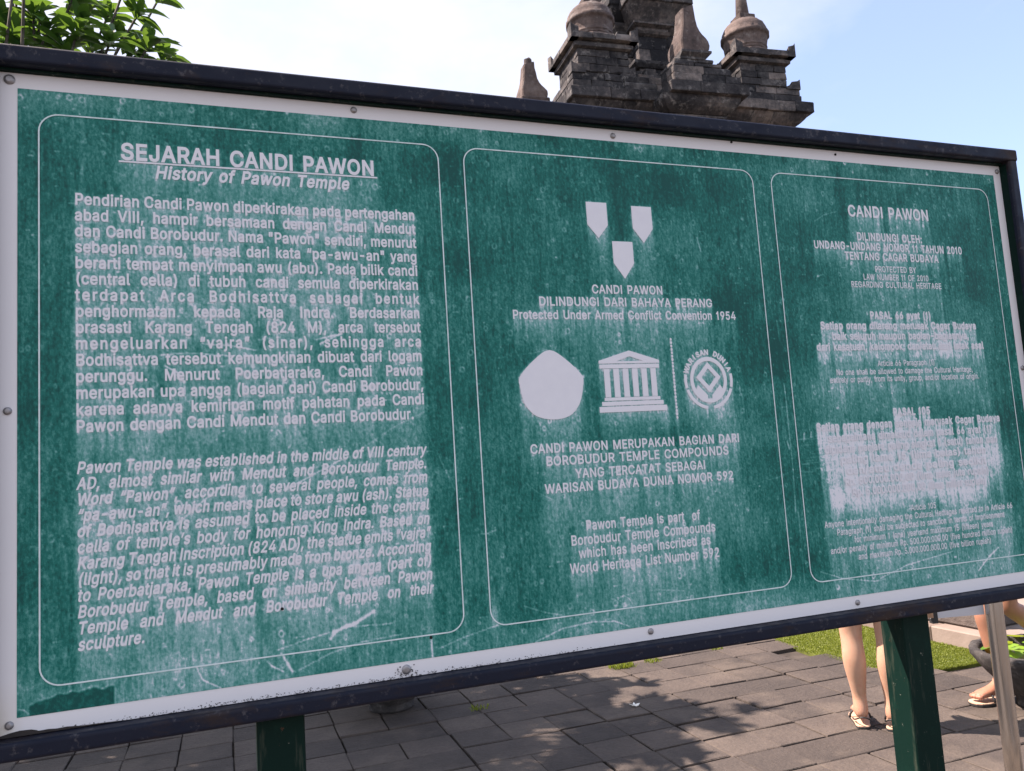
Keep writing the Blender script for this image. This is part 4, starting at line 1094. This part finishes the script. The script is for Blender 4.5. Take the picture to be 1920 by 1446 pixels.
# screws with washers, empty holes, grime along the lower edge
def disc(m, x, z, prof, n_=16):
    m.rings([[(x + r * math.cos(2 * math.pi * k / n_), y, z + r * math.sin(2 * math.pi * k / n_)) for k in range(n_)] for r, y in prof])
for k, (x, z) in enumerate(((-.0115, 2.1735), (.6044, 2.1762), (1.2021, 2.1719), (2.4225, 2.1705), (-.0131, 1.5731), (-.0097, 1.0496), (.6579, 1.0447), (1.1974, 1.0482), (1.7658, 1.0437), (2.4217, 1.6057), (2.4225, 1.049))):
    s_ = 1.35 if k in (0, 6) else 1.0
    m = MB(); disc(m, x, z, [(.0068 * s_, .0009), (.0068 * s_, -.0012), (.0052 * s_, -.0030), (.0036 * s_, -.0040), (.0015, -.0042)])
    sc_ = m.build('screw', M['screw'], board, smooth=False)
    m = MB(); disc(m, x, z, [(.0026 * s_, -.0036), (.0026 * s_, -.0046), (.0008, -.0047)], 10); m.build('screw_socket', M['hole'], sc_)
for x, z in ((1.5291, 2.1840), (1.8485, 2.1769), (.7097, 1.0986), (.4300, 1.1870)):
    m = MB(); disc(m, x, z, [(.0030, .0004), (.0030, -.0016), (.0012, -.0017)], 10); m.build('screw_hole', M['hole'], board)
m = MB()
for k in range(520):
    c_ = random.choice((.30, .45, .62, .70, .85, .20)); x = random.gauss(c_, .10); z = 1.0305 + abs(random.gauss(0, .0028)); r_ = random.uniform(.0004, .0011)
    if x < -.02 or x > 1.5: continue
    P = [(x + r_ * random.uniform(.7, 1.8) * math.cos(t), z + r_ * random.uniform(.5, 1.1) * math.sin(t)) for t in (0, 1, 2.1, 3.2, 4.2, 5.3)]
    m.add([(q[0], -.0006, q[1]) for q in P], [tuple(range(6))[::-1]])
for k in range(34):
    a = random.uniform(0, 6.28); rr = random.uniform(.008, .022); x, z = .6579 + rr * math.cos(a) * 1.3, 1.0420 + rr * .55 * math.sin(a); r_ = random.uniform(.0006, .0016)
    m.add([(x + r_ * math.cos(t), -.0006, z + r_ * math.sin(t)) for t in (0, 1, 2.1, 3.2, 4.2, 5.3)], [tuple(range(6))[::-1]])
P = [(-.029, 1.0302), (-.022, 1.0345), (-.010, 1.0372), (.006, 1.0392), (.022, 1.0385), (.030, 1.0362), (.033, 1.0345), (.047, 1.0350), (.060, 1.0338), (.075, 1.0345), (.095, 1.0325), (.13, 1.0318), (.17, 1.0302)]
m.add([(q[0], -.0005, q[1]) for q in P], [tuple(range(len(P)))])
gr = m.build('grime', M['mold'], board, fix=False); gr['kind'] = 'stuff'
# ------------------------------------------------------------------ NOTICE STAND (steel pole, plate, clips)
ns = thing('notice_stand', 'shiny steel pole stand with a blank grey plate and black clips behind the right post', 'stand', (3.06, .715, 0))
m = MB(); m.lathe(3.062, .722, [(.0305, -.02), (.0305, .3), (.0305, .7), (.0305, 1.30), (.026, 1.312), (.004, 1.315)], 28); m.build('pole', M['steel'], ns, smooth=True)
m = MB(); m.lathe(3.062, .722, [(.14, 0), (.14, .012), (.06, .022), (.035, .05), (.02, .051)], 32); m.build('base', M['steel'], ns, smooth=True)
m = MB(); d = Vector((.967, -.255, 0)); q = Vector((.255, .967, 0)); a = Vector((2.829, .800, 0)); b = a + d * .215
def slab(m, a, b, q, th, z0, z1):
    P = [a, b, b + q * th, a + q * th]; m.rings([[(p.x, p.y, z0) for p in P], [(p.x, p.y, z1) for p in P]])
slab(m, a, b, q, .006, .752, 1.22); m.build('plate', M['plate'], ns)
m = MB(); m.lathe(2.824, .796, [(.010, .758), (.010, 1.24), (.003, 1.242)], 12); m.build('side_tube', M['sole'], ns, smooth=True)
for c_ in (Vector((2.838, .789, 0)), Vector((3.083, .735, 0))):
    m = MB(); slab(m, c_ - d * .011, c_ + d * .011, q, .022, .735, .800); m.build('clip', M['black'], ns)

# ------------------------------------------------------------------ PEOPLE
def skin_mesh(name, verts, edges, radii, mat, parent, root=0, levels=2):
    me = bpy.data.meshes.new(name + '_tmp'); me.from_pydata(verts, edges, [])
    o = bpy.data.objects.new(name + '_tmp', me); col.objects.link(o)
    o.modifiers.new('s', 'SKIN'); s2 = o.modifiers.new('d', 'SUBSURF'); s2.levels = levels; s2.render_levels = levels
    o.modifiers['s'].use_smooth_shade = True
    for k, sv in enumerate(me.skin_vertices[0].data):
        r = radii[k]; sv.radius = r if isinstance(r, tuple) else (r, r); sv.use_root = (k == root)
    bpy.context.view_layer.update()
    dg = bpy.context.evaluated_depsgraph_get()
    res = bpy.data.meshes.new_from_object(o.evaluated_get(dg), depsgraph=dg)
    bpy.data.objects.remove(o); bpy.data.meshes.remove(me)
    res.name = name; res.materials.clear(); res.materials.append(mat)
    res.polygons.foreach_set('use_smooth', [True] * len(res.polygons))
    r_ = bpy.data.objects.new(name, res); col.objects.link(r_); r_.parent = parent
    return r_

def foot_chain(V, E, Rd, knee_i, knee, ankle, heel, fd, calf_back, k=1.0):
    """shin, ankle, heel, foot and toes hung on knee vertex knee_i; fd = foot direction (unit), all Vectors in person space"""
    sh = ankle - knee
    def add(p, r, par):
        V.append(tuple(p)); Rd.append(r); E.append((par, len(V) - 1)); return len(V) - 1
    c1 = add(knee + sh * .16 + calf_back * .012, .056 * k, knee_i)
    c2 = add(knee + sh * .34 + calf_back * .020, .0635 * k, c1)
    c3 = add(knee + sh * .56 + calf_back * .012, .052 * k, c2)
    c4 = add(knee + sh * .80, .037 * k, c3)
    c5 = add(ankle, .035 * k, c4)
    hl = add(heel + Vector((0, 0, -.018)) - fd * .006, .040 * k, c5)
    side = Vector((-fd.y, fd.x, 0))
    m1 = add(ankle + fd * .065 + Vector((0, 0, -.028)), (.036 * k, .030 * k), c5)
    ba = add(heel + fd * .155 + Vector((0, 0, -.004)), (.043 * k, .022 * k), m1)
    for t in range(5):
        u = (t - 2) * .0165
        ln = (.052, .058, .054, .046, .038)[t]
        add(heel + fd * (.155 + ln) + side * u + Vector((0, 0, -.010)), (.0105 * k, .0100 * k) if t else (.014 * k, .012 * k), ba)

def person(name, label, loc, rz, skin, top, bottom, hair, L, shirt_label=None):
    """L: joint positions in person space (facing +Y, feet on z=0)"""
    root = thing(name, label, 'person', loc, rz, None, True)
    V, E, Rd = [], [], []
    def add(p, r, par=None):
        V.append(tuple(p)); Rd.append(r)
        if par is not None: E.append((par, len(V) - 1))
        return len(V) - 1
    pel = add(L['pelvis'], (.125, .095)); wa = add(L['waist'], (.105, .08), pel); ch = add(L['chest'], (.125, .09), wa); ub = add(L['upper'], (.11, .075), ch)
    nk = add(L['neck'], .045, ub); h0 = L['head']
    j = add(h0 + Vector((0, .012, -.055)), (.05, .058), nk); sk = add(h0 + Vector((0, .0, .02)), (.068, .082), j); add(h0 + Vector((0, -.008, .075)), (.052, .062), sk)
    nose = add(h0 + Vector((0, .088, -.012)), .010, sk)
    for s in (-1, 1): add(h0 + Vector((s * .075, -.005, -.005)), (.010, .016), sk)
    for s, k in ((-1, 'l'), (1, 'r')):
        hip = add(L['hip_' + k], .088, pel); th = add(L['hip_' + k].lerp(L['knee_' + k], .45), .078, hip); kn = add(L['knee_' + k], .058, th)
        foot_chain(V, E, Rd, kn, L['knee_' + k], L['ankle_' + k], L['heel_' + k], L['fd_' + k], L['cb_' + k])
        sd = add(L['sh_' + k], .052, ub); el = add(L['elbow_' + k], .040, add(L['sh_' + k].lerp(L['elbow_' + k], .5), .045, sd)); wr = add(L['wrist_' + k], .027, el)
        d = (L['wrist_' + k] - L['elbow_' + k]).normalized(); pm = add(L['wrist_' + k] + d * .05, (.034, .018), wr)
        ax = d.cross(Vector((0, 1, 0))); ax = ax.normalized() if ax.length > .1 else Vector((1, 0, 0)); ay = Vector((0, 1, 0))
        for t in range(4):
            o_ = ay * (.022 - .0145 * t); ln = (.072, .080, .075, .058)[t]; c_ = Vector((-s * .012, 0, 0))
            f1 = add(L['wrist_' + k] + d * .092 + o_, .0088, pm); f2 = add(L['wrist_' + k] + d * (.092 + ln * .5) + o_ + c_, .0082, f1); add(L['wrist_' + k] + d * (.092 + ln * .95) + o_ + c_ * 2.6, .0072, f2)
        t1 = add(L['wrist_' + k] + d * .035 + ay * .034, .0105, pm); add(L['wrist_' + k] + d * .080 + ay * .052, .0085, t1)
    body = skin_mesh('body', V, E, Rd, M[skin], root)
    # clothes
    V2, E2, R2 = [], [], []
    def a2(p, r, par=None):
        V2.append(tuple(p)); R2.append(r)
        if par is not None: E2.append((par, len(V2) - 1))
        return len(V2) - 1
    b0 = a2(L['pelvis'] + Vector((0, 0, -.07)), (.175, .145)); b1 = a2(L['waist'], (.135, .11), b0); b2 = a2(L['chest'], (.15, .115), b1); b3 = a2(L['upper'] + Vector((0, 0, .01)), (.125, .085), b2)
    for k in 'lr':
        s1 = a2(L['sh_' + k], .068, b3); a2(L['sh_' + k].lerp(L['elbow_' + k], .62), .062, s1)
    skin_mesh('shirt', V2, E2, R2, M[top], root)
    V2, E2, R2 = [], [], []
    b0 = a2(L['pelvis'] + Vector((0, 0, .07)), (.15, .12)); b1 = a2(L['pelvis'] - Vector((0, 0, .05)), (.15, .12), b0)
    for k in 'lr':
        s1 = a2(L['hip_' + k] + Vector((0, 0, -.05)), .118, b1); s2_ = a2(L['hip_' + k].lerp(L['knee_' + k], .36), .116, s1); a2(L['hip_' + k].lerp(L['knee_' + k], .60), .108, s2_)
    skin_mesh('shorts', V2, E2, R2, M[bottom], root)
    V2, E2, R2 = [], [], []
    b0 = a2(h0 + Vector((0, .010, .085)), (.070, .075)); b1 = a2(h0 + Vector((0, -.030, .040)), (.092, .085), b0); b2 = a2(h0 + Vector((0, -.050, -.06)), (.078, .045), b1)
    if hair == 'long': a2(h0 + Vector((0, -.07, -.24)), (.05, .025), b2)
    skin_mesh('hair', V2, E2, R2, M['hair'], root)
    for s in (-1, 1):
        m = MB(); c_ = h0 + Vector((s * .028, .057, .012)); m.lathe(c_.x, c_.y, [(.002, c_.z - .008), (.008, c_.z - .004), (.0095, c_.z), (.008, c_.z + .004), (.002, c_.z + .008)], 10); m.build('eye', M['eye'], root, smooth=True)
    m = MB(); c_ = h0 + Vector((0, .054, -.052)); m.rings([[(c_.x + .022 * math.cos(t), c_.y + .006 * math.sin(t) - abs(math.cos(t)) * .006, c_.z + dz_) for t in np.linspace(0, 6.2832, 11)[:-1]] for dz_ in (-.006, 0, .006)]); m.build('mouth', M['cloth_red'], root, smooth=True)
    # sandals
    for k in 'lr':
        heel, fd = L['heel_' + k], L['fd_' + k]; side = Vector((-fd.y, fd.x, 0)); tilt = L.get('tilt_' + k, 0)
        out = []
        for t, w in ((-.026, .012), (-.023, .024), (-.004, .034), (.05, .036), (.11, .045), (.16, .053), (.195, .047), (.214, .032), (.222, .012)): out.append((t, w))
        O = [heel + fd * t + side * w for t, w in out] + [heel + fd * t - side * w for t, w in out[::-1]]
        zb = heel.z - .034
        def soleprism(za, zb_): 
            m = MB(); m.rings([[(p.x, p.y, z_ + max(0, -tilt * ((p - heel).dot(fd)))) for p in O] for z_ in (za, zb_)]); return m
        sl = soleprism(zb - .018, zb - .006).build('sandal', M['black'], root)
        soleprism(zb - .0058, zb - .001).build('footbed', M['sole'], sl)
        m = MB(); P = []
        for i in range(9):
            a_ = math.pi * i / 8; dn = -max(0, tilt * .12)
            P.append(heel + fd * .12 + side * (.050 * math.cos(a_)) + Vector((0, 0, .045 * math.sin(a_) - .036 + dn)))
        m.tube(P, .006, 6); m.build('strap', M['black'], sl, smooth=True)
        m = MB(); P = []
        for i in range(11):
            a_ = math.pi * (i / 10); P.append(heel + fd * (.055 - .100 * math.sin(a_)) + side * (.041 * math.cos(a_)) + Vector((0, 0, .034 * math.sin(a_) ** 2 - .02)))
        m.tube(P, .004, 6); m.build('heel_strap', M['black'], sl, smooth=True)
    return root

Vc = Vector
def stand_pose(**kw):
    L = dict(pelvis=Vc((0, 0, .90)), waist=Vc((0, -.005, 1.04)), chest=Vc((0, .0, 1.20)), upper=Vc((0, -.01, 1.33)), neck=Vc((0, .0, 1.42)), head=Vc((0, .02, 1.545)),
             hip_l=Vc((-.085, 0, .84)), hip_r=Vc((.085, 0, .84)), knee_l=Vc((-.08, .01, .455)), knee_r=Vc((.08, .01, .455)),
             ankle_l=Vc((-.07, .0, .095)), ankle_r=Vc((.07, .0, .095)), heel_l=Vc((-.07, -.02, .052)), heel_r=Vc((.07, -.02, .052)),
             fd_l=Vc((-.12, 1, 0)).normalized(), fd_r=Vc((.12, 1, 0)).normalized(), cb_l=Vc((0, -1, 0)), cb_r=Vc((0, -1, 0)),
             sh_l=Vc((-.165, -.01, 1.34)), sh_r=Vc((.165, -.01, 1.34)), elbow_l=Vc((-.20, -.02, 1.08)), elbow_r=Vc((.20, -.02, 1.08)), wrist_l=Vc((-.19, .08, .86)), wrist_r=Vc((.19, .08, .86)))
    L.update(kw); return L
PH = math.atan2(-.69, .72)          # facing away from the camera, a little to its right
person('person', 'person seen from behind in brown sandals with bare calves, standing on sunlit paving', (3.392, 1.735, 0), PH, 'skin', 'cloth_white', 'denim', 'long',
       stand_pose(knee_l=Vc((-.088, .015, .462)), ankle_l=Vc((-.076, .01, .095)), heel_l=Vc((-.074, -.010, .052)), ankle_r=Vc((.068, -.005, .095)), heel_r=Vc((.066, -.022, .052))))
P2 = math.atan2(.956, .29)           # walking to the left
person('person', 'person walking leftwards behind the steel pole, one sandalled foot forward', (4.47, 1.74, 0), P2, 'skin_tan', 'cloth_red', 'denim', 'short',
       stand_pose(hip_l=Vc((-.085, .02, .84)), knee_l=Vc((-.075, .27, .47)), ankle_l=Vc((-.07, .205, .095)), heel_l=Vc((-.07, .185, .052)), cb_l=Vc((0, -1, -.2)),
                  hip_r=Vc((.085, -.02, .84)), knee_r=Vc((.08, .03, .465)), ankle_r=Vc((.075, -.27, .20)), heel_r=Vc((.075, -.305, .17)), cb_r=Vc((0, -.7, .7)), fd_r=Vc((.05, 1, 0)).normalized(), tilt_r=.75,
                  elbow_l=Vc((-.21, -.10, 1.09)), wrist_l=Vc((-.20, -.04, .86)), elbow_r=Vc((.21, .06, 1.09)), wrist_r=Vc((.19, .2, .92))))

# drop helper properties
for o in bpy.data.objects:
    if '_world' in o: del o['_world']
